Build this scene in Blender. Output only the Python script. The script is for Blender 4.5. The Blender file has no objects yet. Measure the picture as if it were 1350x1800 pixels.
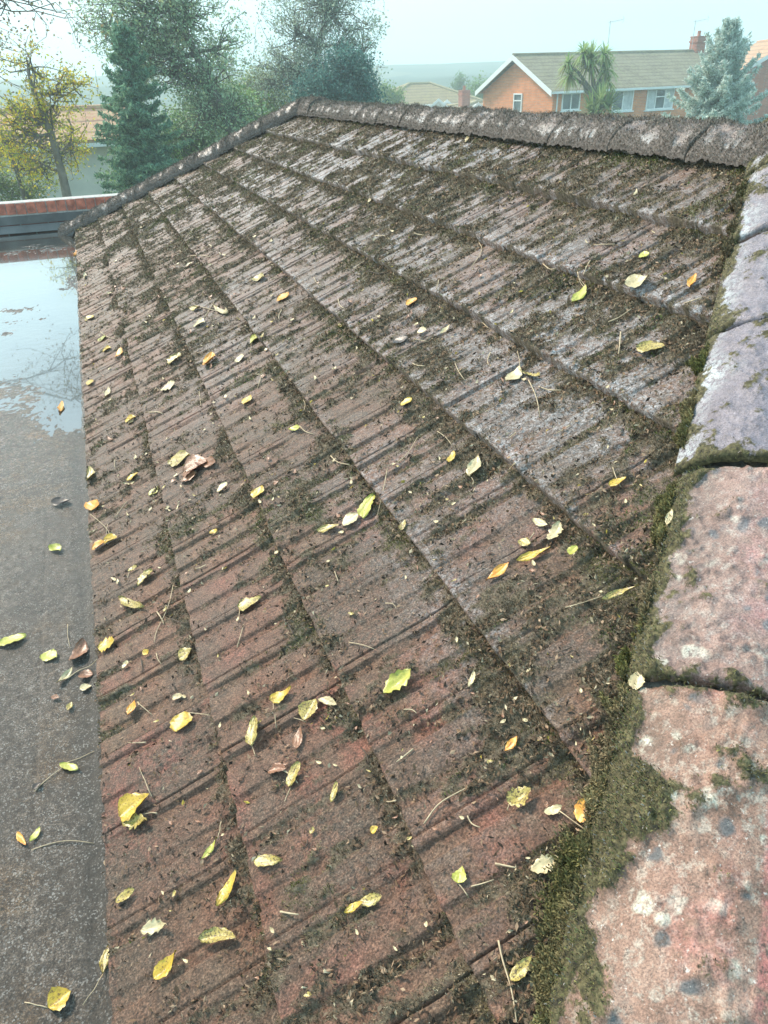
import bpy, math, random
import numpy as np
from mathutils import Vector, Matrix
random.seed(7); rng = np.random.default_rng(11)
scene = bpy.context.scene
COL = scene.collection
R = math.radians

# ------------------------------------------------------------------ camera
F, PITCH, YAW, ROLL, CX, CZ, TH = 1315.12, 0.525884, 0.3341729, -0.0343998, 0.2433982, 1.3678851, 0.4857093
G = 0.3
def cam_axes():
    p, y, r = PITCH, YAW, ROLL
    fw = np.array([math.sin(y)*math.cos(p), math.cos(y)*math.cos(p), -math.sin(p)])
    rt = np.array([math.cos(y), -math.sin(y), 0.0]); up = np.cross(rt, fw)
    c, s = math.cos(r), math.sin(r)
    return c*rt + s*up, -s*rt + c*up, fw
AR, AU, AF = cam_axes()
O = np.array([CX, 0.0, CZ])
cd = bpy.data.cameras.new('camera'); cam = bpy.data.objects.new('camera', cd); COL.objects.link(cam)
cam.matrix_world = Matrix(((AR[0], AU[0], -AF[0], O[0]), (AR[1], AU[1], -AF[1], O[1]), (AR[2], AU[2], -AF[2], O[2]), (0, 0, 0, 1)))
cd.sensor_fit = 'VERTICAL'; cd.sensor_height = 24.0; cd.lens = F/1800*24.0
cd.clip_start = 0.02; cd.clip_end = 3000
scene.camera = cam
def ray(u, v): return (u-675)/F*AR - (v-900)/F*AU + AF
def on_y(u, v, Y): d = ray(u, v); return O + d*(Y/d[1])
def on_z(u, v, z): d = ray(u, v); return O + d*((z-O[2])/d[2])
CT, ST, TT = math.cos(TH), math.sin(TH), math.tan(TH)
def on_roof(u, v, n=0.0):
    d = ray(u, v); N = np.array([-ST, 0, CT]); t = (n - N @ O)/(N @ d); P = O + t*d
    return P[0]*CT + P[2]*ST, P[1]          # (s, Y)
def rp(s, Y, n): return np.array([s*CT - n*ST, Y, s*ST + n*CT])

# ------------------------------------------------------------------ light
SUN_EL, SUN_AZ = R(42), math.atan2(-0.55, 0.83)     # azimuth from +Y towards +X
w = bpy.data.worlds.new('World'); scene.world = w; w.use_nodes = True
nt = w.node_tree; bg = nt.nodes['Background']
sky = nt.nodes.new('ShaderNodeTexSky'); sky.sky_type = 'NISHITA'; sky.sun_disc = False
sky.sun_elevation = SUN_EL; sky.sun_rotation = SUN_AZ; sky.altitude = 50; sky.air_density = 1.3; sky.dust_density = 3.0; sky.ozone_density = 1.5
mx = nt.nodes.new('ShaderNodeMix'); mx.data_type = 'RGBA'; mx.inputs['Factor'].default_value = 0.55
tc = nt.nodes.new('ShaderNodeTexCoord'); nz = nt.nodes.new('ShaderNodeTexNoise'); nz.inputs['Scale'].default_value = 1.6; nz.inputs['Detail'].default_value = 4
cr = nt.nodes.new('ShaderNodeValToRGB'); cr.color_ramp.elements[0].color = (4.9, 9.3, 11.0, 1); cr.color_ramp.elements[1].color = (7.0, 10.4, 11.6, 1)
cr.color_ramp.elements[0].position = 0.35; cr.color_ramp.elements[1].position = 0.68
nt.links.new(tc.outputs['Generated'], nz.inputs['Vector']); nt.links.new(nz.outputs['Fac'], cr.inputs['Fac'])
nt.links.new(sky.outputs[0], mx.inputs['A']); nt.links.new(cr.outputs[0], mx.inputs['B'])
nt.links.new(mx.outputs['Result'], bg.inputs['Color']); bg.inputs['Strength'].default_value = 0.135
sd = bpy.data.lights.new('sun', 'SUN'); so = bpy.data.objects.new('sun', sd); COL.objects.link(so)
sd.energy = 3.5; sd.angle = R(11); sd.color = (1.0, 0.87, 0.72)
sv = Vector((math.sin(SUN_AZ)*math.cos(SUN_EL), math.cos(SUN_AZ)*math.cos(SUN_EL), math.sin(SUN_EL)))
so.rotation_euler = sv.to_track_quat('Z', 'Y').to_euler()
vs = scene.view_settings; vs.view_transform = 'Standard'; vs.look = 'None'; vs.exposure = 0.50; vs.gamma = 1; vs.use_curve_mapping = False
scene.cycles.volume_bounces = 2

# ------------------------------------------------------------------ noise
def h2(ix, iy, seed):
    n = (ix.astype(np.int64)*374761393 + iy.astype(np.int64)*668265263 + seed*2147483647) & 0xFFFFFFFF
    n = ((n ^ (n >> 13))*1274126177) & 0xFFFFFFFF
    n = ((n ^ (n >> 16))*2246822519) & 0xFFFFFFFF
    return ((n ^ (n >> 15)) & 0xFFFFFF)/float(0xFFFFFF)
def vn(x, y, seed=0):
    ix = np.floor(x); iy = np.floor(y); fx = x-ix; fy = y-iy
    fx = fx*fx*(3-2*fx); fy = fy*fy*(3-2*fy); ix = ix.astype(np.int64); iy = iy.astype(np.int64)
    a = h2(ix, iy, seed); b = h2(ix+1, iy, seed); c = h2(ix, iy+1, seed); d = h2(ix+1, iy+1, seed)
    return (a*(1-fx)+b*fx)*(1-fy) + (c*(1-fx)+d*fx)*fy
def fbm(x, y, seed=0, o=4):
    r = 0; a = 0.5; t = 0
    for i in range(o):
        r = r + a*vn(x, y, seed+i*17); t += a; a *= 0.55; x = x*2.03+5.1; y = y*2.03+1.7
    return r/t
def sm(a, b, x): t = np.clip((x-a)/(b-a), 0, 1); return t*t*(3-2*t)

# ------------------------------------------------------------------ object helpers
def mesh_obj(name, V, Fc, mat=None, parent=None, smooth=True, attrs=None, mats=None, midx=None):
    me = bpy.data.meshes.new(name)
    V = np.asarray(V, dtype=np.float32).reshape(-1, 3)
    if isinstance(Fc, np.ndarray):
        nf, k = Fc.shape
        me.vertices.add(len(V)); me.vertices.foreach_set('co', V.ravel())
        me.loops.add(nf*k); me.loops.foreach_set('vertex_index', Fc.astype(np.int32).ravel())
        me.polygons.add(nf); me.polygons.foreach_set('loop_start', np.arange(0, nf*k, k, dtype=np.int32))
        me.update(calc_edges=True)
    else:
        me.from_pydata(V.tolist(), [], Fc); me.update()
    if attrs:
        for an, arr in attrs.items():
            arr = np.asarray(arr, dtype=np.float32)
            if arr.ndim == 2:
                dom = 'FACE' if len(arr) == len(me.polygons) else 'POINT'
                at = me.attributes.new(an, 'FLOAT_COLOR', dom); c4 = np.ones((len(arr), 4), np.float32); c4[:, :3] = arr
                at.data.foreach_set('color', c4.ravel())
            else:
                dom = 'POINT' if len(arr) == len(V) else 'FACE'
                at = me.attributes.new(an, 'FLOAT', dom); at.data.foreach_set('value', arr)
    me.polygons.foreach_set('use_smooth', np.full(len(me.polygons), smooth))
    if mat: me.materials.append(mat)
    if mats:
        for m_ in mats: me.materials.append(m_)
        me.polygons.foreach_set('material_index', np.asarray(midx, np.int32))
    o = bpy.data.objects.new(name, me); COL.objects.link(o)
    if parent: o.parent = parent; o.matrix_parent_inverse = Matrix.Identity(4)
    return o
def thing(name, label, cat, loc=(0, 0, 0), group=None):
    o = bpy.data.objects.new(name, None); COL.objects.link(o); o.location = loc; o.empty_display_size = 0.1
    o['label'] = label; o['category'] = cat
    if group: o['group'] = group
    return o
def tag(o, label, cat, group=None, kind=None):
    if label: o['label'] = label
    if cat: o['category'] = cat
    if group: o['group'] = group
    if kind: o['kind'] = kind
    return o
class MB:
    def __init__(s): s.v = []; s.f = []
    def add(s, V, Fc): b = len(s.v); s.v += [tuple(map(float, p)) for p in V]; s.f += [tuple(i+b for i in f) for f in Fc]
    def box(s, c, d, ax=None):
        c = np.array(c, float); ax = np.eye(3) if ax is None else ax; d = np.array(d)/2
        P = [c + sx*d[0]*ax[0] + sy*d[1]*ax[1] + sz*d[2]*ax[2] for sx in (-1, 1) for sy in (-1, 1) for sz in (-1, 1)]
        s.add(P, [(0, 1, 3, 2), (4, 6, 7, 5), (0, 4, 5, 1), (2, 3, 7, 6), (0, 2, 6, 4), (1, 5, 7, 3)])
    def prism(s, poly, d):          # poly: 3D points, extruded by vector d
        n = len(poly); P = [np.array(p, float) for p in poly]; Q = [p+np.array(d) for p in P]
        s.add(P+Q, [tuple(range(n))[::-1], tuple(range(n, 2*n))] + [(i, (i+1) % n, n+(i+1) % n, n+i) for i in range(n)])
    def tube(s, pts, rad, k=6):
        pts = [np.array(p, float) for p in pts]; n = len(pts)
        if not hasattr(rad, '__len__'): rad = [rad]*n
        V = []; 
        for i in range(n):
            t = pts[min(i+1, n-1)] - pts[max(i-1, 0)]; t = t/(np.linalg.norm(t)+1e-9)
            a = np.cross(t, (0.31, 0.12, 0.94)); 
            if np.linalg.norm(a) < 1e-3: a = np.cross(t, (1, 0, 0))
            a /= np.linalg.norm(a); b = np.cross(t, a)
            for j in range(k):
                q = 2*math.pi*j/k; V.append(pts[i] + rad[i]*(math.cos(q)*a + math.sin(q)*b))
        Fc = [(i*k+j, i*k+(j+1) % k, (i+1)*k+(j+1) % k, (i+1)*k+j) for i in range(n-1) for j in range(k)]
        Fc += [tuple(range(k))[::-1], tuple(range((n-1)*k, n*k))]
        s.add(V, Fc)
    def build(s, name, mat, parent=None, smooth=False):
        loc = np.array(parent_loc(parent)); V = np.array(s.v) - loc
        return mesh_obj(name, V, s.f, mat, parent, smooth)
def parent_loc(p):
    l = np.zeros(3)
    while p is not None: l = l + np.array(p.location); p = p.parent
    return l

# ------------------------------------------------------------------ material helpers
class Mat:
    def __init__(s, name, rough=0.6, spec=0.5):
        s.m = bpy.data.materials.new(name); s.m.use_nodes = True; s.t = s.m.node_tree; s.b = s.t.nodes['Principled BSDF']
        s.b.inputs['Roughness'].default_value = rough; s.b.inputs['Specular IOR Level'].default_value = spec
        s.tc = s.t.nodes.new('ShaderNodeTexCoord'); s.geo = s.t.nodes.new('ShaderNodeNewGeometry')
    def n(s, t, **k):
        x = s.t.nodes.new(t)
        for a, b in k.items(): setattr(x, a, b)
        return x
    def l(s, a, b): s.t.links.new(a, b)
    def noise(s, scale, detail=3, rough=0.55, vec=None, dist=0.0):
        x = s.n('ShaderNodeTexNoise'); x.inputs['Scale'].default_value = scale; x.inputs['Detail'].default_value = detail
        x.inputs['Roughness'].default_value = rough; x.inputs['Distortion'].default_value = dist
        s.l(vec if vec is not None else s.geo.outputs['Position'], x.inputs['Vector']); return x.outputs['Fac']
    def voro(s, scale, out='Distance', vec=None, feat='F1'):
        x = s.n('ShaderNodeTexVoronoi'); x.feature = feat; x.inputs['Scale'].default_value = scale
        s.l(vec if vec is not None else s.geo.outputs['Position'], x.inputs['Vector']); return x.outputs[out]
    def ramp(s, fac, stops, interp='LINEAR'):
        x = s.n('ShaderNodeValToRGB'); e = x.color_ramp.elements; x.color_ramp.interpolation = interp
        while len(e) < len(stops): e.new(0.5)
        for i, (p, c) in enumerate(stops):
            e[i].position = p; e[i].color = (c, c, c, 1) if not hasattr(c, '__len__') else (*c, 1)
        s.l(fac, x.inputs['Fac']); return x.outputs['Color']
    def mix(s, f, a, b, mode='MIX'):
        x = s.n('ShaderNodeMix'); x.data_type = 'RGBA'; x.blend_type = mode
        for v, i in ((f, 'Factor'), (a, 'A'), (b, 'B')):
            if hasattr(v, 'is_linked') or hasattr(v, 'links'): s.l(v, x.inputs[i])
            elif i == 'Factor': x.inputs[i].default_value = v
            else: x.inputs[i].default_value = (*v, 1)
        return x.outputs['Result']
    def math(s, op, a, b=0.0, clamp=False):
        x = s.n('ShaderNodeMath'); x.operation = op; x.use_clamp = clamp
        for i, v in enumerate((a, b)):
            if hasattr(v, 'links'): s.l(v, x.inputs[i])
            else: x.inputs[i].default_value = v
        return x.outputs[0]
    def attr(s, name, col=False):
        x = s.n('ShaderNodeAttribute'); x.attribute_name = name; return x.outputs['Color' if col else 'Fac']
    def base(s, c):
        if hasattr(c, 'links'): s.l(c, s.b.inputs['Base Color'])
        else: s.b.inputs['Base Color'].default_value = (*c, 1)
    def rough(s, c): s.l(c, s.b.inputs['Roughness'])
    def bump(s, h, strength=0.5, dist=0.01, prev=None):
        x = s.n('ShaderNodeBump'); x.inputs['Strength'].default_value = strength; x.inputs['Distance'].default_value = dist
        s.l(h, x.inputs['Height'])
        if prev is not None: s.l(prev, x.inputs['Normal'])
        s.l(x.outputs[0], s.b.inputs['Normal']); return x.outputs[0]
def simple(name, c, rough=0.6, var=0.25, scale=8, bump=0.2, bd=0.01, spec=0.5, c2=None):
    m = Mat(name, rough, spec); f = m.noise(scale, 4)
    a = tuple(x*(1-var) for x in c); b = c2 if c2 else tuple(min(1, x*(1+var)) for x in c)
    m.base(m.ramp(f, [(0.3, a), (0.7, b)])); m.bump(m.noise(scale*4, 3), bump, bd); return m.m

# moss base / brown grime
def tile_material():
    m = Mat('concrete_tile', 0.55, 0.6)
    moss = m.attr('moss'); lich_sheen = m.attr('lichen_sheen'); wear = m.attr('wear'); tv = m.attr('tint')
    big = m.noise(9, 4); fine = m.noise(260, 3, 0.7); mid = m.noise(55, 4, 0.65)
    red = m.ramp(mid, [(0.25, (0.120, 0.048, 0.025)), (0.5, (0.245, 0.105, 0.057)), (0.75, (0.37, 0.20, 0.128))])
    dirt = m.ramp(mid, [(0.3, (0.085, 0.050, 0.029)), (0.7, (0.26, 0.165, 0.102))])
    c = m.mix(m.ramp(big, [(0.38, 0.12), (0.62, 0.85)]), red, dirt)
    c = m.mix(m.ramp(tv, [(0.0, 0.0), (1.0, 0.32)]), c, (0.22, 0.115, 0.09))
    c = m.mix(m.math('MULTIPLY', wear, m.ramp(mid, [(0.38, 0.25), (0.6, 1.0)])), c, (0.36, 0.115, 0.08))
    mudf = m.math('MULTIPLY', m.attr('mud'), m.ramp(m.noise(70, 5, 0.75), [(0.36, 0.15), (0.6, 1.0)]))
    c = m.mix(mudf, c, m.ramp(m.noise(130, 4, 0.7), [(0.3, (0.045, 0.029, 0.019)), (0.52, (0.125, 0.083, 0.056)), (0.72, (0.25, 0.18, 0.13))]))
    # pale lichen bloom, with painted sky sheen towards the ridge and far end
    lf = m.math('MULTIPLY', lich_sheen, m.ramp(m.noise(90, 6, 0.8), [(0.42, 0.0), (0.56, 1.0)]))
    c = m.mix(lf, c, m.ramp(m.noise(40, 2), [(0.35, (0.25, 0.215, 0.205)), (0.65, (0.60, 0.56, 0.56))]))
    # sandy speckle
    sp = m.ramp(fine, [(0.30, 0.22), (0.5, 0.92), (0.68, 1.85)])
    c = m.mix(0.95, c, sp, 'MULTIPLY')
    pits = m.ramp(m.voro(120), [(0.10, 0.15), (0.24, 1.0)])
    c = m.mix(0.75, c, pits, 'MULTIPLY')
    mf = m.math('MULTIPLY', moss, 1.0, True)
    mm = m.math('ADD', mf, m.math('MULTIPLY', m.math('SUBTRACT', m.noise(150, 4, 0.7), 0.5), 1.1))
    mm = m.ramp(mm, [(0.26, 0.0), (0.62, 1.0)])
    mc = m.ramp(m.noise(95, 4, 0.7), [(0.3, (0.036, 0.026, 0.015)), (0.5, (0.145, 0.108, 0.066)), (0.7, (0.30, 0.235, 0.155))])
    c = m.mix(mm, c, mc)
    m.base(c)
    m.rough(m.ramp(m.math('ADD', m.math('MULTIPLY', mm, 0.5), m.math('MULTIPLY', m.noise(22, 3), 0.5)), [(0.15, 0.32), (0.6, 0.75)]))
    b1 = m.bump(m.noise(160, 6, 0.8), 1.0, 0.006)
    m.bump(m.noise(420, 2, 0.7), 0.5, 0.0015, b1)
    return m.m
def blade_material(name, rough=0.8):
    m = Mat(name, rough, 0.25); m.base(m.attr('col', True)); return m.m
def hip_material(near=True):
    m = Mat('weathered_hip_tile' if near else 'mossy_ridge_tile', 0.4, 0.5)
    moss = m.attr('moss'); wear = m.attr('wear'); wet = m.attr('wet')
    a = m.noise(17, 7, 0.72); b = m.noise(45, 7, 0.78); f = m.noise(330, 3, 0.7); 
    c = m.ramp(a, [(0.32, (0.15, 0.080, 0.052)), (0.5, (0.29, 0.16, 0.112)), (0.68, (0.40, 0.25, 0.185))])
    c = m.mix(m.ramp(b, [(0.51, 0.0), (0.60, 0.75)]), c, (0.44, 0.36, 0.29))
    # crusty pale lichen rosettes
    v = m.n('ShaderNodeMix'); v.data_type = 'VECTOR'; v.inputs['Factor'].default_value = 0.035
    nn = m.n('ShaderNodeTexNoise'); nn.inputs['Scale'].default_value = 28; nn.inputs['Detail'].default_value = 4; m.l(m.geo.outputs['Position'], nn.inputs['Vector'])
    m.l(m.geo.outputs['Position'], v.inputs['A']); m.l(nn.outputs['Color'], v.inputs['B'])
    ros = m.math('MULTIPLY', m.ramp(m.voro(26, vec=v.outputs['Result']), [(0.24, 1.0), (0.38, 0.0)]), m.ramp(m.noise(9, 2), [(0.46, 0.0), (0.56, 1.0)]))
    c = m.mix(m.math('MULTIPLY', m.attr('side'), m.ramp(m.noise(60, 5, 0.8), [(0.38, 0.1), (0.58, 0.9)])), c, (0.13, 0.082, 0.058))
    c = m.mix(m.math('MULTIPLY', ros, m.ramp(m.noise(110, 3), [(0.35, 0.35), (0.55, 0.95)])), c, (0.60, 0.57, 0.46))
    c = m.mix(m.math('MULTIPLY', wear, m.ramp(m.noise(45, 5, 0.7), [(0.40, 0.05), (0.56, 0.95)])), c, (0.50, 0.155, 0.13))
    dark = m.math('MULTIPLY', m.ramp(m.voro(17, vec=v.outputs['Result']), [(0.15, 1.0), (0.25, 0.0)]), m.ramp(m.noise(6, 2), [(0.36, 0.0), (0.46, 1.0)]))
    c = m.mix(m.math('MULTIPLY', dark, 0.85), c, (0.085, 0.095, 0.10))
    wh = m.ramp(m.noise(85, 5, 0.8), [(0.62, 0.0), (0.66, 1.0)])
    c = m.mix(m.ramp(m.noise(55, 5, 0.8), [(0.36, 0.8), (0.42, 0.0)]), c, (0.12, 0.075, 0.055))
    c = m.mix(m.math('MULTIPLY', wh, 0.8), c, (0.66, 0.60, 0.54))
    # upper, wetter tiles are blue grey with frosty lichen on their left flank
    c2 = m.ramp(b, [(0.3, (0.12, 0.100, 0.115)), (0.6, (0.235, 0.195, 0.22)), (0.75, (0.36, 0.31, 0.34))] if near else [(0.3, (0.08, 0.065, 0.062)), (0.6, (0.16, 0.135, 0.13)), (0.75, (0.34, 0.30, 0.30))])
    c = m.mix(wet, c, c2)
    fl = m.attr('flank')
    c = m.mix(m.math('MULTIPLY', fl, m.ramp(m.noise(75, 4, 0.75), [(0.43, 0.0), (0.53, 1.0)])), c, (0.55, 0.58, 0.58))
    c = m.mix(0.9, c, m.ramp(f, [(0.3, 0.35), (0.5, 1.0), (0.68, 1.5)]), 'MULTIPLY')
    mm = m.math('ADD', moss, m.math('MULTIPLY', m.math('SUBTRACT', m.noise(130, 4, 0.7), 0.5), 0.9))
    mm = m.ramp(mm, [(0.42, 0.0), (0.6, 1.0)])
    mc = m.ramp(m.noise(100, 4, 0.7), [(0.34, (0.022, 0.018, 0.008)), (0.5, (0.085, 0.070, 0.028)), (0.66, (0.19, 0.16, 0.075))] if near else [(0.3, (0.045, 0.034, 0.027)), (0.5, (0.12, 0.095, 0.08)), (0.7, (0.27, 0.23, 0.21))])
    c = m.mix(mm, c, mc); m.base(c)
    m.rough(m.ramp(m.math('ADD', m.math('MULTIPLY', m.noise(60, 3), 0.35), m.math('SUBTRACT', m.math('MULTIPLY', mm, 0.6), m.math('MULTIPLY', wet, 0.12))), [(0.0, 0.22), (0.5, 0.8)]))
    b1 = m.bump(m.noise(120, 5, 0.75), 0.7, 0.0035); m.bump(f, 0.45, 0.0012, b1)
    return m.m
M = {}
M['tile'] = tile_material(); M['hip'] = hip_material(); M['ridge'] = hip_material(False)
M['moss'] = blade_material('moss_fibres'); M['debris'] = blade_material('rotten_leaf_bits', 0.75)

# ------------------------------------------------------------------ ground and hills
m = Mat('grass_ground', 0.9, 0.2); g = m.noise(0.6, 5); m.base(m.ramp(g, [(0.3, (0.05, 0.075, 0.025)), (0.7, (0.11, 0.13, 0.05))])); M['grass'] = m.m
GZ = -2.6
ang = np.linspace(0, 2*math.pi, 73)[:-1]; rad = [0, 8, 20, 45, 90, 180, 320, 480]
V = [(0, 0, GZ)]
for r_ in rad[1:]: V += [(r_*math.cos(a), r_*math.sin(a), GZ) for a in ang]
Fc = [(0, 1+i, 1+(i+1) % 72) for i in range(72)]
for k in range(len(rad)-2): Fc += [(1+k*72+i, 1+(k+1)*72+i, 1+(k+1)*72+(i+1) % 72, 1+k*72+(i+1) % 72) for i in range(72)]
tag(mesh_obj('ground', V, Fc, M['grass']), None, None, None, 'structure')
m = Mat('hill_fields', 0.95, 0.1)
vc = m.voro(0.02, 'Color'); sx = m.n('ShaderNodeSeparateColor'); m.l(vc, sx.inputs[0])
m.base(m.ramp(sx.outputs[0], [(0.0, (0.03, 0.05, 0.025)), (0.45, (0.06, 0.08, 0.035)), (0.5, (0.12, 0.12, 0.06)), (0.9, (0.05, 0.075, 0.04))], 'LINEAR')); M['hill'] = m.m
aa = np.linspace(-0.9, 1.5, 160); V = []; rows = [(170, -2.7), (215, 0.1), (270, 1.6), (330, 5.2), (390, 5.6), (440, -4.0)]
for rr, zz in rows:
    for a in aa:
        hN = float(fbm(np.array([a*6.0+rr*0.01]), np.array([rr*0.02]), 5, 4)[0]-0.5)
        V.append((rr*math.sin(a), rr*math.cos(a), zz + hN*(0 if zz < -2 else 3.0)))
n = len(aa); Fc = [(k*n+i, k*n+i+1, (k+1)*n+i+1, (k+1)*n+i) for k in range(len(rows)-1) for i in range(n-1)]
tag(mesh_obj('hills', V, Fc, M['hill']), None, None, None, 'structure')

# ------------------------------------------------------------------ tiled roof
YN, YF, XR = -0.41, 9.61, 2.228          # near and far hip axis, ridge x
PER, PH = 0.217, 0.095
U_BRK = [(0.0, -.011), (0.0022, -.008), (0.0035, 0), (0.018, 0), (0.024, -.011), (0.048, -.012), (0.056, 0.0), (0.09, .001), (0.126, 0.0), (0.133, -.010), (0.156, -.0115), (0.164, 0), (0.19, .001), (0.2140, 0), (0.217, -.011)]
UX = np.array([a for a, b in U_BRK]); UZ = np.array([b for a, b in U_BRK])
def u_of(Y): return np.mod(PH - Y, PER)
def prof(Y): return np.interp(u_of(Y), UX, UZ)
def tile_id(Y): return np.floor((PH - Y)/PER).astype(int)
def near_edge(s): return YN + s*CT + 0.17*1.414        # where the near hip tiles touch the slope
def moss_mask(s, Y, k):
    """how much moss grows at a point of course k (0..1.3)"""
    u = u_of(Y); f = (s - k*G)/G
    tr = ((u > .02) & (u < .056)) | ((u > .128) & (u < .164))
    big = fbm(Y*1.7, s*1.7, 31, 3); mid = fbm(Y*9, s*7, 32, 4); fin = fbm(Y*46, s*26, 33, 3)
    up = sm(0.9, 2.1, s)*0.20 + sm(2.0, 5.0, Y)*0.14                                  # the top and far end is mossier
    m_ = (mid-0.5)*2.1 + (fin-0.5)*1.7 + (big-0.5)*1.0 + up
    m_ = m_ + np.where(tr, 0.26, 0.0)
    nl = sm(0.09, 0.0, (1-f)*G)*sm(0.36, 0.6, fbm(Y*5, s*0+k*7.7, 34, 3)+0.08+0.10*sm(0.4, 0.8, s)*sm(2.2, 1.4, Y))           # bank of moss under the next lip
    m_ = m_ + nl*0.95
    lipc = sm(0.06, 0.0, f*G)*(fbm(Y*12, s*3+k, 35, 2)-0.45)*0.8
    m_ = m_ + lipc
    dh = Y - near_edge(s)
    m_ = m_ + (0.45+0.45*sm(1.5,1.1,s))*sm(0.13, 0.01, dh - 0.05*(fbm(Y*8, s*8, 36, 2)-0.5)*2)*0.75
    m_ = m_ + sm(0.5, 0.1, dh)*0.18
    m_ = m_ + 0.07 - 0.22*sm(0.8, 0.15, s)*1.0
    return np.clip(m_, 0, 1.3), nl
def surf_n(s, Y, k, with_moss=True):
    f = (s - k*G)/G; t = tile_id(Y); tj = h2(t, np.full_like(t, k), 3)
    n_ = -0.036*f + prof(Y)*np.clip(1, 0, 1) + (tj-0.5)*0.005
    n_ = n_ + (fbm(Y*60, s*60, 40, 2)-0.5)*0.0016
    mud = sm(.42, .66, fbm(Y*5.5, s*4.2, 44, 4)); n_ = n_ + mud*np.clip(-prof(Y)-.001, 0, .02)*0.60 + mud*0.0022*fbm(Y*130, s*110, 45, 2) + (fbm(Y*21, s*9, 46, 3)-.5)*.004
    if with_moss:
        mm, nl = moss_mask(s, Y, k)
        lump = fbm(Y*70, s*60, 41, 3)
        n_ = n_ + np.clip(mm, 0, 1.2)*(0.001+0.011*lump) + nl*np.clip(mm, 0, 1)*0.007*fbm(Y*25, s*25, 42, 2)
        return n_, mm
    return n_
def spaced(a, b, d): return list(np.arange(a, b, d))
ys = spaced(-0.6, 0.35, .03)+spaced(.35, 2.3, .0042)+spaced(2.3, 4.0, .0075)+spaced(4.0, 6.5, .013)+spaced(6.5, 9.7, .022)
j0 = int((PH+0.7)/PER)
for j in range(-j0-1, int(10/PER)):
    J = PH + j*PER
    if J < 0.3: continue
    ys += [J-u for u in (UX if J < 5 else UX[[0, 2, 3, 4, 5, 6, 8, 9, 10, 11, 13]])]
ys = np.unique(np.round(np.array(ys), 5)); keep = np.concatenate([[True], np.diff(ys) > 0.0009]); ys = ys[keep]; ys = ys[(ys > -0.6) & (ys < 9.7)]
roof = thing('tiled_roof', 'mossy hipped roof of red brown ribbed concrete tiles filling the foreground', 'roof', (0, 0, 0))
VV = []; FF = []; A_m = []; A_l = []; A_w = []; A_t = []; A_u = []; base = 0
for k in range(9):
    s0, s1 = k*G, min((k+1)*G + 0.012, XR/CT)
    ss = np.concatenate([[s0+.001], np.array([s0, s0+.0012, s0+.004]), np.linspace(s0+.008, s1, 74 if k < 8 else 32)])
    S, Y = np.meshgrid(ss, ys, indexing='ij')
    chip = (fbm(Y*45, Y*0+k*3.3, 50, 3)-0.5)*0.004 + (h2(tile_id(Y), np.full(Y.shape, k), 8)-0.5)*0.008
    fade = sm(s0+0.05, s0, S); S2 = S + chip*fade
    n_, mm = surf_n(np.maximum(S2, s0), Y, k)
    n_[1] -= 0.004; n_[2] -= 0.0012
    n_[0] = -0.0400 - 0.002; mm[0] *= 0.6
    lich_sheen = sm(0.8, 2.2, S)*0.42 + sm(1.0, 4.0, Y)*0.15 + (fbm(Y*1.3+4, S*1.9, 51, 3)-0.5)*1.5  # paler upslope and far off: weathering plus sky reflection put into the colour
    lich_sheen = np.clip(lich_sheen + (np.abs(prof(Y)) < .002)*0.1 + sm(s0+.05, s0, S)*0.45*sm(0.5, 1.3, S), 0, 1)*sm(0.25, 0.95, S)
    tj = h2(tile_id(Y), np.full(Y.shape, k), 21)
    wear = np.clip((fbm(Y*11, S*11, 52, 4)-0.52)*3.2 + (tj-0.72)*1.2 + sm(s0+.05, s0, S)*0.5, 0, 1)*sm(2.4, 1.2, Y)*sm(1.7, 0.6, S)*sm(.4, .55, fbm(Y*3, S*4, 53, 2))
    P = np.stack([S2*CT - n_*ST, Y, S2*ST + n_*CT], -1)
    a, b = S.shape; idx = np.arange(a*b).reshape(a, b)+base
    q = np.stack([idx[:-1, :-1], idx[:-1, 1:], idx[1:, 1:], idx[1:, :-1]], -1)
    xc = S[:-1, :-1]*CT; yc = Y[:-1, :-1]
    ok = (yc > YN + xc - 0.02) & (yc < YF - xc + 0.02)
    VV.append(P.reshape(-1, 3)); FF.append(q[ok]); A_m.append(mm.ravel()); A_l.append(lich_sheen.ravel()); A_w.append(wear.ravel()); A_t.append(tj.ravel()); A_u.append(sm(.40, .66, fbm(Y*5.5, S*4.2, 44, 4)).ravel()); base += a*b
V = np.concatenate(VV); Fq = np.concatenate(FF)[:, ::-1]
used = np.zeros(len(V), bool); used[Fq.ravel()] = True; remap = np.cumsum(used)-1
mesh_obj('tile_slope', V[used], remap[Fq], M['tile'], roof, True, {'moss': np.concatenate(A_m)[used], 'lichen_sheen': np.concatenate(A_l)[used], 'wear': np.concatenate(A_w)[used], 'tint': np.concatenate(A_t)[used], 'mud': np.concatenate(A_u)[used]})
del VV, FF, V, Fq
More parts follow.
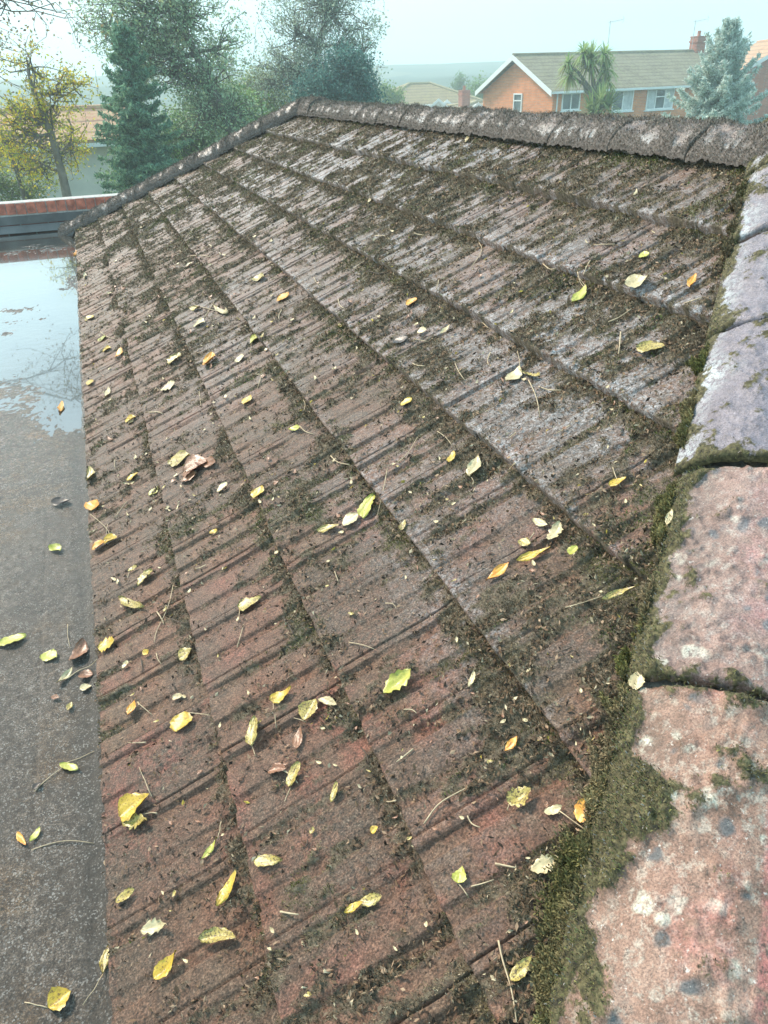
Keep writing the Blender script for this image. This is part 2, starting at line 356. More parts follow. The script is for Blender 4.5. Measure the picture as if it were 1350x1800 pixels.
# the slopes that fall away behind the ridge and beyond the hips
def other_slope(P0, P1, P2, P3, name):
    nu, nv = 260, 10*8
    a = np.linspace(0, 1, nu)[None, :, None]; b_ = np.linspace(0, 1, nv)[:, None, None]
    P0, P1, P2, P3 = map(np.array, (P0, P1, P2, P3))
    L = (P0*(1-a)+P1*a); T = (P3*(1-a)+P2*a); P = L*(1-b_)+T*b_
    nn = np.cross(P1-P0, P3-P0); nn = nn/np.linalg.norm(nn); ln = np.linalg.norm(P1-P0)
    st = -0.028*np.mod(b_*8.4, 1.0) + np.interp(np.mod(a*ln, PER), UX, UZ)*0.9 - 0.012
    P = P + nn*st; idx = np.arange(nu*nv).reshape(nv, nu)
    q = np.stack([idx[:-1, :-1], idx[:-1, 1:], idx[1:, 1:], idx[1:, :-1]], -1).reshape(-1, 4)
    mo = np.clip(fbm(P[..., 0]*4, P[..., 1]*4, 61, 4)*1.4-0.2, 0, 1).ravel()
    mesh_obj(name, P.reshape(-1, 3), q, M['tile'], roof, True, {'moss': mo, 'lichen_sheen': mo*0+.3, 'wear': mo*0, 'tint': mo*0+.5})
ZR = XR*TT; e = 0.0
other_slope((2*XR, YN, 0), (2*XR, YF, 0), (XR, YF-XR, ZR), (XR, YN+XR, ZR), 'rear_slope')
other_slope((0, YN, 0), (2*XR, YN, 0), (XR, YN+XR, ZR), (XR, YN+XR, ZR), 'hip_end')
other_slope((2*XR, YF, 0), (0, YF, 0), (XR, YF-XR, ZR), (XR, YF-XR, ZR), 'hip_end')
wl = MB()
for (c_, d_) in (((0.16, 4.6, -1.37), (0.2, 9.3, 2.46)), ((2*XR-.16, 4.6, -1.37), (0.2, 9.3, 2.46)), ((XR, -0.05, -1.37), (4.0, 0.2, 2.46)), ((XR, 9.25, -1.37), (4.0, .2, 2.46))): wl.box(c_, d_)
def brick_mat(name, c1, c2, mortar, sc=1.0, rough=0.8):
    m = Mat(name, rough, 0.3); br = m.n('ShaderNodeTexBrick'); mp = m.n('ShaderNodeMapping')
    # wall coordinate: along the wall, height
    sp = m.n('ShaderNodeSeparateXYZ'); m.l(m.geo.outputs['Position'], sp.inputs[0]); cb = m.n('ShaderNodeCombineXYZ')
    m.l(m.math('ADD', sp.outputs[0], sp.outputs[1]), cb.inputs[0]); m.l(sp.outputs[2], cb.inputs[1])
    m.l(cb.outputs[0], br.inputs['Vector']); br.inputs['Scale'].default_value = 1.0
    br.inputs['Brick Width'].default_value = 0.3*sc; br.inputs['Row Height'].default_value = 0.075*sc; br.inputs['Mortar Size'].default_value = 0.008*sc
    br.inputs['Color1'].default_value = (*c1, 1); br.inputs['Color2'].default_value = (*c2, 1); br.inputs['Mortar'].default_value = (*mortar, 1)
    c = m.mix(0.5, br.outputs['Color'], m.ramp(m.noise(3, 5, 0.65), [(0.3, 0.65), (0.7, 1.2)]), 'MULTIPLY'); m.base(c)
    m.bump(br.outputs['Fac'], 0.2, 0.01); return m.m
M['brick_own'] = brick_mat('red_wall_brick', (0.30, 0.10, 0.06), (0.22, 0.07, 0.05), (0.35, 0.30, 0.25))
wl.build('wall', M['brick_own'], roof)

# hip and ridge tiles ---------------------------------------------------------
def cap_tile(P0, P1, bdir, hw, h, name, thick=0.014, seed=0, nl=90, nw=70, mossy=0.2, wetv=0.0, red=0.3, taper=0.012, step=0.0, redline=None):
    """a segmental cap tile from P0 (upper end) to P1 (lower end); bdir = horizontal side direction"""
    P0 = np.array(P0, float); P1 = np.array(P1, float); L = np.linalg.norm(P1-P0); ax = (P1-P0)/L
    b = np.array(bdir, float); c = np.cross(b, ax); c = c if c[2] > 0 else -c
    t = np.linspace(0, 1, nl); wv = np.linspace(-1, 1, nw)
    T, W = np.meshgrid(t, wv, indexing='ij')
    hwT = hw*(1+taper*(T-0.5)*2); Rr = (hw*hw+h*h)/(2*h)
    hh = h - Rr + np.sqrt(np.maximum(Rr*Rr-(W*hw)**2, 0))
    X = T*L; Yy = W*hw; sd_ = seed*13
    n1 = fbm(X*18+seed*3, Yy*18, 70+sd_, 4); n2 = fbm(X*90, Yy*90, 71+sd_, 3); big = fbm(X*6, Yy*6, 74+sd_, 2)
    edge = np.maximum(sm(0.985, 1.0, T), sm(0.015, 0.0, T))
    amp = 1.5 if seed >= 20 else 2.2
    mo = np.clip((n1-0.5)*amp + (n2-0.5)*0.8 + mossy - 0.1 + sm(-0.80, -1.0, W)*0.75 + (sm(-0.62, -0.90, W+(fbm(X*11, X*0+3, 77, 3)-.5)*1.1)*1.0*sm(.30, .55, fbm(X*14, Yy*14, 78, 3)+.12) if seed == 6 else 0) + (sm(-0.72, -0.95, W+(fbm(X*7, X*0, 77, 3)-.5)*.5)*0.8 if seed == 5 else 0) + sm(0.05, 0.0, np.minimum(X, L-X))*0.55*sm(.35, .6, fbm(Yy*9, X*2, 72+sd_, 2)+.1), 0, 1.2)
    edge = edge*(1.0 if seed < 20 else 0.25)
    d = (n1-0.5)*(0.006 if seed < 20 else 0.022) + (fbm(X*34+W*9, Yy*34+W*0, 79+sd_, 3)-.5)*(0 if seed < 20 else .020) + (n2-0.5)*0.002 - edge*0.010 + np.clip(mo, 0, 1)*(0.0015+(0.013 if mossy > .3 else 0.008)*n2) + (np.clip(mo, 0, 1)*0.016*fbm(X*38, Yy*38, 73+sd_, 3) if seed in (5, 6) else 0) + step*(T-0.5)
    P = P0 + X[..., None]*ax + (W*hwT)[..., None]*b + (hh+d)[..., None]*c
    # ring under the edge
    lo = P - c*thick; a_, b_ = W.shape
    V = np.concatenate([P.reshape(-1, 3), lo.reshape(-1, 3)]); idx = np.arange(a_*b_).reshape(a_, b_); id2 = idx + a_*b_
    q = [np.stack([idx[:-1, :-1], idx[:-1, 1:], idx[1:, 1:], idx[1:, :-1]], -1).reshape(-1, 4)]
    for (u1, u2) in ((idx[0], id2[0]), (idx[-1][::-1], id2[-1][::-1]), (idx[:, -1], id2[:, -1]), (idx[:, 0][::-1], id2[:, 0][::-1])):
        q.append(np.stack([u1[:-1], u2[:-1], u2[1:], u1[1:]], -1))
    q = np.concatenate(q)
    wear = np.clip((fbm(X*9, Yy*11, 75+sd_, 4)-0.5)*3 + red, 0, 1)*sm(-0.6, -0.1, W)
    if redline is not None: wear = np.maximum(wear*0.7, sm(0.10, 0.03, np.abs(W-redline-0.12*(fbm(X*5, X*0, 76, 2)-.5)))*0.95)
    brf = 0
    flank = np.clip(sm(-0.55, -0.95, W)*0.7 + (big-0.55)*1.2, 0, 1)*wetv
    A = {'moss': mo, 'wear': wear*(1-0.8*wetv), 'wet': np.full(W.shape, wetv), 'flank': flank, 'side': sm(-0.25, -0.8, W + (big-.5)*.8)}
    A = {k_: np.concatenate([v.ravel(), v.ravel()*(0 if k_ != 'moss' else 1)]) for k_, v in A.items()}
    o = mesh_obj(name, V, q, M['hip' if mossy < .45 or seed < 20 else 'ridge'], roof, True, A); return P, mo, ax, b, c, T, W
CAPS = []
bN = np.array([1, -1, 0])/2**.5; HW, HH = 0.17, 0.082
def hip_pt(x): return np.array([x, YN+x, x*TT - 0.373*HW + 0.0])
xj = [2.16, 1.96, 1.75, 1.50, 1.245, 0.945, 0.65, 0.36, 0.08, -0.05]
# joints found from the photograph
for (u_, v_), k_ in (((1240, 600), 4), ((1178, 842), 5), ((1145, 1207), 6)):
    s_, Y_ = on_roof(u_, v_); Pl = rp(s_, Y_, 0); x_ = ((Pl[0]+0.17/1.414) + (Pl[1]-0.17/1.414 - YN))/2; xj[k_-1+0] = x_
xj[2] = xj[3]+.26; xj[1] = xj[2]+.25; xj[0] = max(xj[1]+.22, 2.2); xj[6] = xj[5]-.43; xj[7] = xj[6]-.20; xj[8] = xj[7]-.1; xj[9] = xj[8]-.1
print('joints', xj)
params = [(.55, .9, .0), (.42, .95, .0), (.2, 1., .0), (.12, 1.0, .0), (.06, .25, .05), (.03, 0.0, .02), (.1, 0.0, .2), (.1, .0, .2), (.1, 0, .2)]
for i in range(9):
    a0 = hip_pt(xj[i]-0.006); a1 = hip_pt(xj[i+1]+0.006)
    if i == 3: a0 = a0 + np.array([0, 0, 0.004])
    lift = np.array([0, 0, 0.006*(i % 2)])
    CAPS.append(cap_tile(a0+lift, a1+lift, bN, HW*(1.0 if i != 4 else .985), HH, 'hip_tile', seed=i+1, nl=110 if 2 < i < 8 else 50, nw=90, mossy=params[i][0], wetv=params[i][1], red=params[i][2], step=(0.006 if i % 2 else -0.004), redline=0.36 if i == 5 else None))
# mortar bed beneath the near hip
mb = MB(); mb.prism([hip_pt(-0.1)+bN*(-.15)+(0, 0, -.06), hip_pt(-0.1)+bN*(-.155)+(0, 0, .012), hip_pt(-0.1)+(0, 0, .062), hip_pt(-0.1)+bN*(.155)+(0, 0, .012), hip_pt(-0.1)+bN*(.15)+(0, 0, -.06)], hip_pt(2.3)-hip_pt(-.1))
M['mortar'] = simple('old_mortar', (0.16, 0.14, 0.115), 0.9, 0.5, 30, 0.6); mb.build('mortar_bed', M['mortar'], roof)
RY0, RY1 = YN+XR+0.02, YF-XR
RL = 0.42; nR = 13; RL = (RY1-RY0+.1)/nR
for i in range(nR):
    y0 = RY0-0.06 + i*RL; y1 = y0+RL-0.006; z = ZR - 0.125*TT + 0.0
    CAPS.append(cap_tile((XR, y0, z+0.004*(i % 2)), (XR, y1, z+0.004*((i*7) % 3 % 2)), (1, 0, 0) if True else None, 0.128, 0.088 if i < nR-1 else 0.115, 'ridge_tile', seed=20+i, nl=80 if i < 6 else 40, nw=56 if i < 6 else 36, mossy=0.60, wetv=0.75, red=-.2, taper=0.0))
bF = np.array([1, 1, 0])/2**.5
nF = 8
for i in range(nF):
    xa = XR - 0.02 - i*(XR-.02+.1)/nF; xb = xa - (XR-.02+.1)/nF + 0.004
    pt = lambda x: np.array([x, YF-x, x*TT - 0.373*.13])
    CAPS.append(cap_tile(pt(xa)+(0, 0, .005*(i % 2)), pt(xb)+(0, 0, .005*(i % 2)), bF, 0.13, 0.118, 'hip_tile', seed=40+i, nl=40, nw=30, mossy=0.70, wetv=0.6, red=-.2))

# ------------------------------------------------------------------ moss fibres (uncountable)
def blades(P, N, T1, T2, L, Wd, colr, name, label, mat, lean=0.8):
    n = len(P); a = rng.uniform(0, 2*math.pi, n); ln = rng.uniform(0.1, 1.0, n)*lean
    side = np.cos(a)[:, None]*T1 + np.sin(a)[:, None]*T2; sid2 = -np.sin(a)[:, None]*T1 + np.cos(a)[:, None]*T2
    d = N*(1-ln*0.6)[:, None] + side*ln[:, None]; d /= np.linalg.norm(d, axis=1)[:, None]
    cu = sid2*rng.uniform(-.5, .5, n)[:, None]
    A = P - N*0.001 - sid2*Wd[:, None]/2; B = P - N*0.001 + sid2*Wd[:, None]/2; mid = P + d*L[:, None]*0.55; C = mid + (d + cu - N*0.35*ln[:, None])*L[:, None]*0.5
    V = np.stack([A, B, mid+sid2*Wd[:, None]*.45, C, mid-sid2*Wd[:, None]*.45], 1).reshape(-1, 3); i5 = np.arange(n)*5
    q = np.concatenate([np.stack([i5, i5+1, i5+2, i5+4], 1)]); t = np.stack([i5+4, i5+2, i5+3, i5+3], 1)
    # tips as separate quads collapsed would be degenerate; use triangles through a second attribute-matched list
    V2 = V; tri = np.concatenate([np.stack([i5, i5+1, i5+2], 1), np.stack([i5, i5+2, i5+4], 1), np.stack([i5+4, i5+2, i5+3], 1)])
    o = mesh_obj(name, V2, tri, mat, None, False, {'col': np.concatenate([colr, colr, colr])})
    return tag(o, label, 'moss' if 'moss' in name else 'debris', None, 'stuff')
def sample_slope(n):
    # sample more points close to the camera
    Y = np.exp(rng.uniform(math.log(0.62), math.log(9.9), n)) - 0.3; s = rng.uniform(0.0, 2.5, n)
    ok = (Y > YN + s*CT + .1) & (Y < YF - s*CT) & (Y > 0.3)
    return s[ok], Y[ok]
s, Y = sample_slope(2600000); k = np.clip((s/G).astype(int), 0, 8)
n_, mm = surf_n(s, Y, k); nz_ = fbm(Y*120, s*120, 90, 2)
p = rng.uniform(0, 1, len(s)); keep = (p < np.clip(mm-0.15, 0, 1)*1.15*(0.3+1.0*nz_))
s, Y, n_, mm, k = s[keep][:620000], Y[keep][:620000], n_[keep][:620000], mm[keep][:620000], k[keep][:620000]
print('slope blades', len(s))
P = np.stack([s*CT-n_*ST, Y, s*ST+n_*CT], -1); Nn = np.tile([-ST, 0, CT], (len(s), 1)); T1 = np.tile([CT, 0, ST], (len(s), 1)); T2 = np.tile([0, 1., 0], (len(s), 1))
gr = fbm(Y*5, s*5, 91, 3); dh = Y-near_edge(s); fk = (s-k*G)/G
green = np.clip((gr-0.52)*4 + sm(0.25, 0.0, dh)*0.45 + sm(0.8, 1.0, fk)*0.35 - sm(2.5, 5, Y)*.2, 0, 1)
vc = rng.uniform(0.35, 1.6, len(s))[:, None]*(0.25+1.5*fbm(Y*30, s*30, 93, 3))[:, None]
cB = np.array([0.260, 0.185, 0.112]); cG = np.array([0.165, 0.155, 0.048]); cK = np.array([0.060, 0.043, 0.028]); cW = np.array([.42, .35, .25])
colr = cB*(1-green[:, None]) + cG*green[:, None]; rr = rng.uniform(0, 1, len(s))[:, None]
colr = np.where(rr < 0.15, cK, colr); colr = np.where(rr > 0.92, cW, colr)*vc
bright = (fbm(Y*14, s*14, 92, 3) > 0.70)[:, None] & (rr < .5) & (rr > .22); colr = np.where(bright, np.array([.10, .15, .02])*vc, colr)
dist = np.sqrt(Y**2+(s*CT-CX)**2+1.2); L = (0.0020 + 0.0014*dist)*rng.uniform(.5, 1.5, len(s)); Wd = (0.0004+0.00055*dist)*rng.uniform(.6, 1.3, len(s))
blades(P, Nn, T1, T2, L, Wd, colr, 'moss', 'olive and brown moss growing in the tile troughs and under each course', M['moss'])
# moss on hip and ridge tiles
PP = []; NN = []; T1 = []; T2 = []; CC = []; LL = []
for ci, (Pg, mo, ax, b, c, T, W) in enumerate(CAPS):
    cen = Pg.reshape(-1, 3); dd = np.linalg.norm(cen.mean(0)-O); ridge = ci >= 9
    cnt = int(min(26000, 75000/max(dd, 1.0))) if ridge else (90000 if ci == 5 else (40000 if ci == 4 else 14000))
    ii = rng.integers(0, len(cen), cnt); mi = mo.ravel()[ii]; kp = rng.uniform(0, 1, cnt) < np.clip(mi-(0.15 if ridge else .4), 0, 1); ii = ii[kp]
    Pq = cen[ii] + rng.normal(0, .004, (len(ii), 3)); wq = W.ravel()[ii]
    Nq = c + b*wq[:, None]*0.8; Nq /= np.linalg.norm(Nq, axis=1)[:, None]
    PP.append(Pq); NN.append(Nq); T1.append(np.tile(ax, (len(ii), 1))); T2.append(np.tile(b, (len(ii), 1)))
    g_ = (0.12 if ridge else 0.75)*rng.uniform(.5, 1.3, len(ii))[:, None]; g_ = np.clip(g_, 0, 1); col_ = ((np.array([.25, .20, .165]) if ridge else np.array([.13,.11,.08]))*(1-g_) + cG*g_)*rng.uniform(.4, 1.6, len(ii))[:, None]*(0.35+1.3*fbm(cen[ii, 0]*30+cen[ii, 2]*17, cen[ii, 1]*30, 99, 3))[:, None]
    r_ = rng.uniform(0, 1, len(ii))[:, None]; col_ = np.where(r_ < .2, cK, col_); col_ = np.where(r_ > .93, np.array([.3, .27, .24]), col_)
    CC.append(col_); LL.append(np.full(len(ii), (0.0025 + 0.0009*dd) if ridge else (0.003+.001*dd)))
# thick bank along the near hip foot
n = 300000; x_ = rng.uniform(0.1, 2.2, n); off = np.abs(rng.normal(0, 0.030, n)) ; s_ = x_/CT; Y_ = near_edge(s_) + off - 0.02
thick = fbm(x_*9, x_*0, 95, 3)*0.6+fbm(x_*28, off*25, 98, 3)*0.55-0.10*sm(1.0, 1.35, x_); kp = off < (thick-0.47)*0.27; s_, Y_, off = s_[kp], Y_[kp], off[kp]; k_ = np.clip((s_/G).astype(int), 0, 8)
hN = 0.012 + 0.026*(1-off/0.09)*rng.uniform(0, 1, len(s_))*(0.4+fbm(s_*40, Y_*40, 96, 2)); nn_ = -.015 + np.clip(hN, 0, .05)
PP.append(np.stack([s_*CT-nn_*ST, Y_, s_*ST+nn_*CT], -1)); NN.append(np.tile([-ST, .2, CT], (len(s_), 1))); T1.append(np.tile([CT, 0, ST], (len(s_), 1))); T2.append(np.tile([0., 1, 0], (len(s_), 1)))
g_ = np.clip(fbm(s_*9, Y_*9, 97, 2)*1.6-.3, 0, 1)[:, None]; up_ = sm(2.2, 1.3, s_)[:, None]
CC.append((np.array([.25, .18, .11])*(1-g_) + np.array([.17, .16, .045])*g_)*rng.uniform(.35, 1.5, (len(s_), 1))*(0.35+1.3*fbm(s_*28, Y_*28, 89, 3))[:, None]*(0.75+0.25*up_)); LL.append(np.full(len(s_), .0062)+.0012*s_)
PP = np.concatenate(PP); LL = np.concatenate(LL)*rng.uniform(.5, 1.4, len(PP)); print('cap blades', len(PP))
blades(PP, np.concatenate(NN), np.concatenate(T1), np.concatenate(T2), LL, LL*0.30, np.concatenate(CC), 'moss', 'brown and green moss furring the ridge, the hips and their foot', M['moss'])

# rotten litter flakes (uncountable)
s, Y = sample_slope(260000); k = np.clip((s/G).astype(int), 0, 8)
n_, mm = surf_n(s, Y, k); keep = rng.uniform(0, 1, len(s)) < (0.12+0.6*np.clip(mm, 0, 1))*sm(.3, .6, fbm(Y*20, s*20, 94, 3))*1.5; s, Y, n_ = s[keep][:105000], Y[keep][:105000], n_[keep][:105000]
n = len(s); P = np.stack([s*CT-n_*ST, Y, s*ST+n_*CT], -1) + np.array([-ST, 0, CT])*0.003
a = rng.uniform(0, 2*math.pi, n); U = np.cos(a)[:, None]*np.array([CT, 0, ST]) + np.sin(a)[:, None]*np.array([0, 1, 0]); Wv = -np.sin(a)[:, None]*np.array([CT, 0, ST]) + np.cos(a)[:, None]*np.array([0, 1, 0]); Nv = np.array([-ST, 0, CT])
dist = np.sqrt(Y**2+1.5); L = (0.0014+.0010*dist)*rng.uniform(.4, 2.4, n)[:]; L = L[:, None]; Wd = L*rng.uniform(.12, .5, n)[:, None]; tl = rng.uniform(-.003, .006, (n, 4))
V = np.stack([P-U*L+Nv*tl[:, :1], P-Wv*Wd+Nv*tl[:, 1:2], P+U*L+Nv*tl[:, 2:3], P+Wv*Wd+Nv*tl[:, 3:4]], 1).reshape(-1, 3)
rr = rng.uniform(0, 1, n); pal = np.array([[.045, .030, .021], [.19, .115, .068], [.32, .215, .14], [.48, .39, .26], [.42, .32, .06]])
ci = np.searchsorted([.34, .74, .95, .994], rr); cl = pal[ci]*rng.uniform(.6, 1.3, n)[:, None]
tag(mesh_obj('leaf_litter', V, np.arange(n*4).reshape(n, 4), M['debris'], None, False, {'col': cl}), 'crumbs of rotten brown leaf scattered over the wet tiles', 'debris', None, 'stuff')

# ------------------------------------------------------------------ flat felt roof
flat = thing('felt_flat_roof', 'wet grey mineral felt flat roof with a long puddle left of the tiles', 'flat roof', (0, 0, 0))
ZF = -0.055
m = Mat('mineral_felt', 0.5, 0.5)
ag = m.noise(2.2, 4); gran = m.noise(300, 3, 0.8); md = m.noise(60, 4, 0.7)
c = m.ramp(md, [(0.3, (0.040, 0.029, 0.021)), (0.5, (0.100, 0.074, 0.056)), (0.72, (0.23, 0.182, 0.148))])
c = m.mix(m.ramp(m.noise(4.5, 5, 0.7), [(0.50, 0.0), (0.64, 0.8)]), c, m.ramp(md, [(0.35, (0.09, 0.045, 0.02)), (0.65, (0.20, 0.12, 0.06))]))
c = m.mix(0.9, c, m.ramp(gran, [(0.34, 0.2), (0.5, 0.85), (0.62, 2.2)]), 'MULTIPLY'); c = m.mix(m.ramp(m.noise(6, 6, 0.75), [(0.40, 0.0), (0.62, 0.65)]), c, (0.05, 0.036, 0.026))
spx = m.n('ShaderNodeSeparateXYZ'); m.l(m.geo.outputs['Position'], spx.inputs[0])
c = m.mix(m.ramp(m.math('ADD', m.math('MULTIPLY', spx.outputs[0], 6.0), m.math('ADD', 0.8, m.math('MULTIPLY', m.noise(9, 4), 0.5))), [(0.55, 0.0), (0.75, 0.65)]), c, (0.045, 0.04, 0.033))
c = m.mix(m.ramp(m.voro(24), [(0.05, 1.0), (0.1, 0.0)]), c, (0.03, 0.026, 0.02))
vg = m.n('ShaderNodeSeparateColor'); m.l(m.voro(330, 'Color'), vg.inputs[0]); c = m.mix(m.math('MULTIPLY', m.ramp(vg.outputs[0], [(0.82, 0.0), (0.88, 0.55)]), m.ramp(m.noise(30, 4), [(0.35, 0.2), (0.6, 1.0)])), c, (0.42, 0.39, 0.36)); c = m.mix(m.ramp(vg.outputs[1], [(0.74, 0.0), (0.80, 0.55)]), c, (0.022, 0.018, 0.015))
m.base(c)
sp = m.n('ShaderNodeSeparateXYZ'); m.l(m.geo.outputs['Position'], sp.inputs[0])
wet = m.ramp(m.math('ADD', m.math('MULTIPLY', sp.outputs[1], 0.16), m.math('MULTIPLY', m.math('SUBTRACT', m.noise(3.0, 5, 0.7), 0.5), 0.5)), [(0.18, 0.60), (0.48, 0.12)])
m.rough(wet); b1 = m.bump(m.noise(110, 5, 0.85), 0.8, 0.006); m.bump(gran, 0.6, 0.002, b1); M['felt'] = m.m
xs = np.concatenate([np.linspace(-3.4, -1.2, 30), np.arange(-1.2, -0.3, .014), np.arange(-0.3, 0.14, .006)]); yy = np.concatenate([np.arange(-1.0, 0.5, .06), np.arange(.5, 2.5, .008), np.arange(2.5, 5, .016), np.arange(5, 10.0, .035), [10.03]])
X, Yg = np.meshgrid(xs, yy, indexing='ij')
def felt_z(X, Yg):
    z = ZF + (fbm(X*2.2, Yg*1.6, 100, 4)-0.5)*0.016 - 0.0085*sm(2.4, 5.0, Yg) + (fbm(X*55, Yg*45, 101, 3)-0.5)*0.0065
    lap = X > (-0.155 + 0.010*fbm(Yg*2, X*0, 102, 2)); z = z + np.where(lap, 0.0022*sm(4.5, 2.0, Yg), 0) - 0.003*np.exp(-((X+.158)/.005)**2)*sm(3.2, 2.4, Yg) - 0.003*np.exp(-((X+.40)/.006)**2)*sm(3.2, 2.4, Yg)
    z = z + 0.012*sm(-0.030, -0.004, X)
    cross = np.exp(-((Yg - 3.02 - X*.2)/.02)**2)*0.002; return z + cross
Zg = felt_z(X, Yg); a_, b_ = X.shape; idx = np.arange(a_*b_).reshape(a_, b_); top = np.stack([X, Yg, Zg], -1).reshape(-1, 3)
q = np.stack([idx[:-1, :-1], idx[1:, :-1], idx[1:, 1:], idx[:-1, 1:]], -1).reshape(-1, 4)
mesh_obj('felt', top, q, M['felt'], flat, True)
mb = MB(); mb.box((-1.63, 4.515, -.15), (3.5, 11.0, .12)); M['fascia'] = simple('painted_fascia', (.35, .35, .33), .6); mb.build('deck', M['fascia'], flat)
mb = MB()
for (c_, d_) in (((-3.25, 4.5, -1.405), (.2, 10.6, 2.36)), ((-1.6, 9.8, -1.405), (3.0, .2, 2.36)), ((-1.6, -.8, -1.405), (3.0, .2, 2.36))): mb.box(c_, d_)
mb.build('wall', M['brick_own'], flat)
m = Mat('puddle_water', 0.05, 1.0); m.base(m.ramp(m.noise(3, 3), [(.35, (.035, .03, .022)), (.7, (.07, .06, .045))])); m.b.inputs['IOR'].default_value = 1.6
m.bump(m.noise(14, 5, .6), 0.45, 0.004); m.b.inputs['Coat Weight'].default_value = 1.0; m.b.inputs['Coat Roughness'].default_value = 0.02; M['water'] = m.m
px = np.linspace(-1.5, -0.012, 12); py = np.linspace(2.2, 9.99, 30); Xp, Yp = np.meshgrid(px, py, indexing='ij'); ip = np.arange(Xp.size).reshape(Xp.shape)
tag(mesh_obj('water', np.stack([Xp, Yp, np.full(Xp.shape, ZF-0.0052)], -1).reshape(-1, 3), np.stack([ip[:-1, :-1], ip[1:, :-1], ip[1:, 1:], ip[:-1, 1:]], -1).reshape(-1, 4), M['water']), 'shallow puddle lying on the felt flat roof', 'water', None, 'structure')

# parapet at the far end of the flat roof
par = thing('parapet_wall', 'low red parapet capped with brick on edge over a grey flashing', 'wall', (-1.2, 10.05, ZF))
M['coping'] = simple('red_coping', (0.52, 0.15, 0.09), 0.5, 0.45, 14, 0.5); M['lead'] = simple('grey_flashing', (.13, .125, .12), .75, .3, 5, .2); M['pmortar'] = simple('pale_mortar', (.50, .47, .43), .9, .3, 25, .4)
mb = MB(); xx = -3.4
while xx < 1.55:
    mb.box((xx+.052+random.uniform(-.002, .002), 10.14+random.uniform(-.004, .004), .195+random.uniform(-.003, .003)), (.098, .25, .115)); xx += .108
mb.build('coping', M['coping'], par)
mb = MB(); mb.box((-.92, 10.14, .130), (4.96, .232, .022)); mb.box((-.92, 10.14, .252), (4.96, .22, .014)); mb.box((-.92, 10.13, .19), (4.96, .20, .11)); mb.build('mortar_joint', M['pmortar'], par)
mb = MB(); mb.box((-.92, 10.14, -.03), (4.96, .20, .30)); mb.build('wall', M['brick_own'], par)
mb = MB(); mb.box((-.25, 10.028, .075), (1.25, .012, .09)); mb.prism([(-.87, 9.90, -.05), (-.87, 10.02, .0), (-.87, 10.02, .02), (-.87, 9.89, -.045)], (1.2, 0, 0)); mb.build('flashing', M['lead'], par)

# ------------------------------------------------------------------ leaves
def leaf_mat(name, c1, c2, spot, amt):
    m = Mat(name, 0.33, 0.6); oi = m.n('ShaderNodeObjectInfo')
    va = m.n('ShaderNodeVectorMath'); va.operation = 'ADD'; m.l(m.tc.outputs['Object'], va.inputs[0]); m.l(oi.outputs['Random'], va.inputs[1])
    v = va.outputs[0]
    c = m.mix(m.ramp(m.noise(60, 3, .6, v), [(.3, 0.), (.7, 1.)]), c1, c2); c = m.mix(m.ramp(m.noise(45, 4, .7, v), [(.54, 0.), (.66, .75)]), c, tuple(x*.45+y*.3 for x, y in zip(c1, spot)))
    sp_ = m.ramp(m.noise(260, 3, .7, v), [(amt-.05, 1.0), (amt+.03, 0.0)])
    c = m.mix(sp_, c, spot); m.base(c); m.b.inputs['Subsurface Weight'].default_value = 0.0
    m.bump(m.noise(200, 3, .6, v), .5, .002); return m.m
LM = {'y': leaf_mat('yellow_leaf', (.50, .30, .015), (.62, .42, .05), (.20, .10, .02), .41),
      'm': leaf_mat('mottled_leaf', (.38, .27, .05), (.54, .42, .13), (.10, .06, .02), .46),
      'p': leaf_mat('pale_leaf', (.50, .38, .20), (.64, .53, .31), (.25, .16, .08), .38),
      'g': leaf_mat('lime_leaf', (.38, .37, .04), (.54, .48, .11), (.22, .20, .04), .36),
      'o': leaf_mat('orange_leaf', (.72, .26, .03), (.80, .42, .06), (.28, .09, .02), .40),
      'b': leaf_mat('brown_leaf', (.26, .10, .05), (.36, .18, .10), (.08, .04, .02), .42),
      'k': leaf_mat('dark_leaf', (.06, .04, .035), (.10, .07, .05), (.03, .02, .02), .4)}
M['stalk'] = simple('dry_stalk', (.50, .38, .24), .6, .35, 60, .2, .001)
def roof_frame(s, Y): return rp(s, Y, 0), np.array([CT, 0, ST]), np.array([0, 1., 0]), np.array([-ST, 0, CT])
def surf_at(u, v):
    """world point, normal, on roof slope or flat roof, under a photo pixel"""
    P = on_z(u, v, ZF)
    if P[0] < -0.004: return np.array([P[0], P[1], float(felt_z(np.array([P[0]]), np.array([P[1]]))[0]) + (.0 if P[1] < 2.6 else .002)]), np.array([0, 0, 1.])
    s, Y = on_roof(u, v, -0.012); k = min(8, max(0, int(s/G))); oy = np.array([-.016, -.01, -.005, 0, .005, .01, .016]); n_ = float(surf_n(np.full(7, s), Y+oy, k)[0].max())
    s, Y = on_roof(u, v, n_); s = max(s, .002); return rp(s, Y, n_), np.array([-ST, 0, CT])
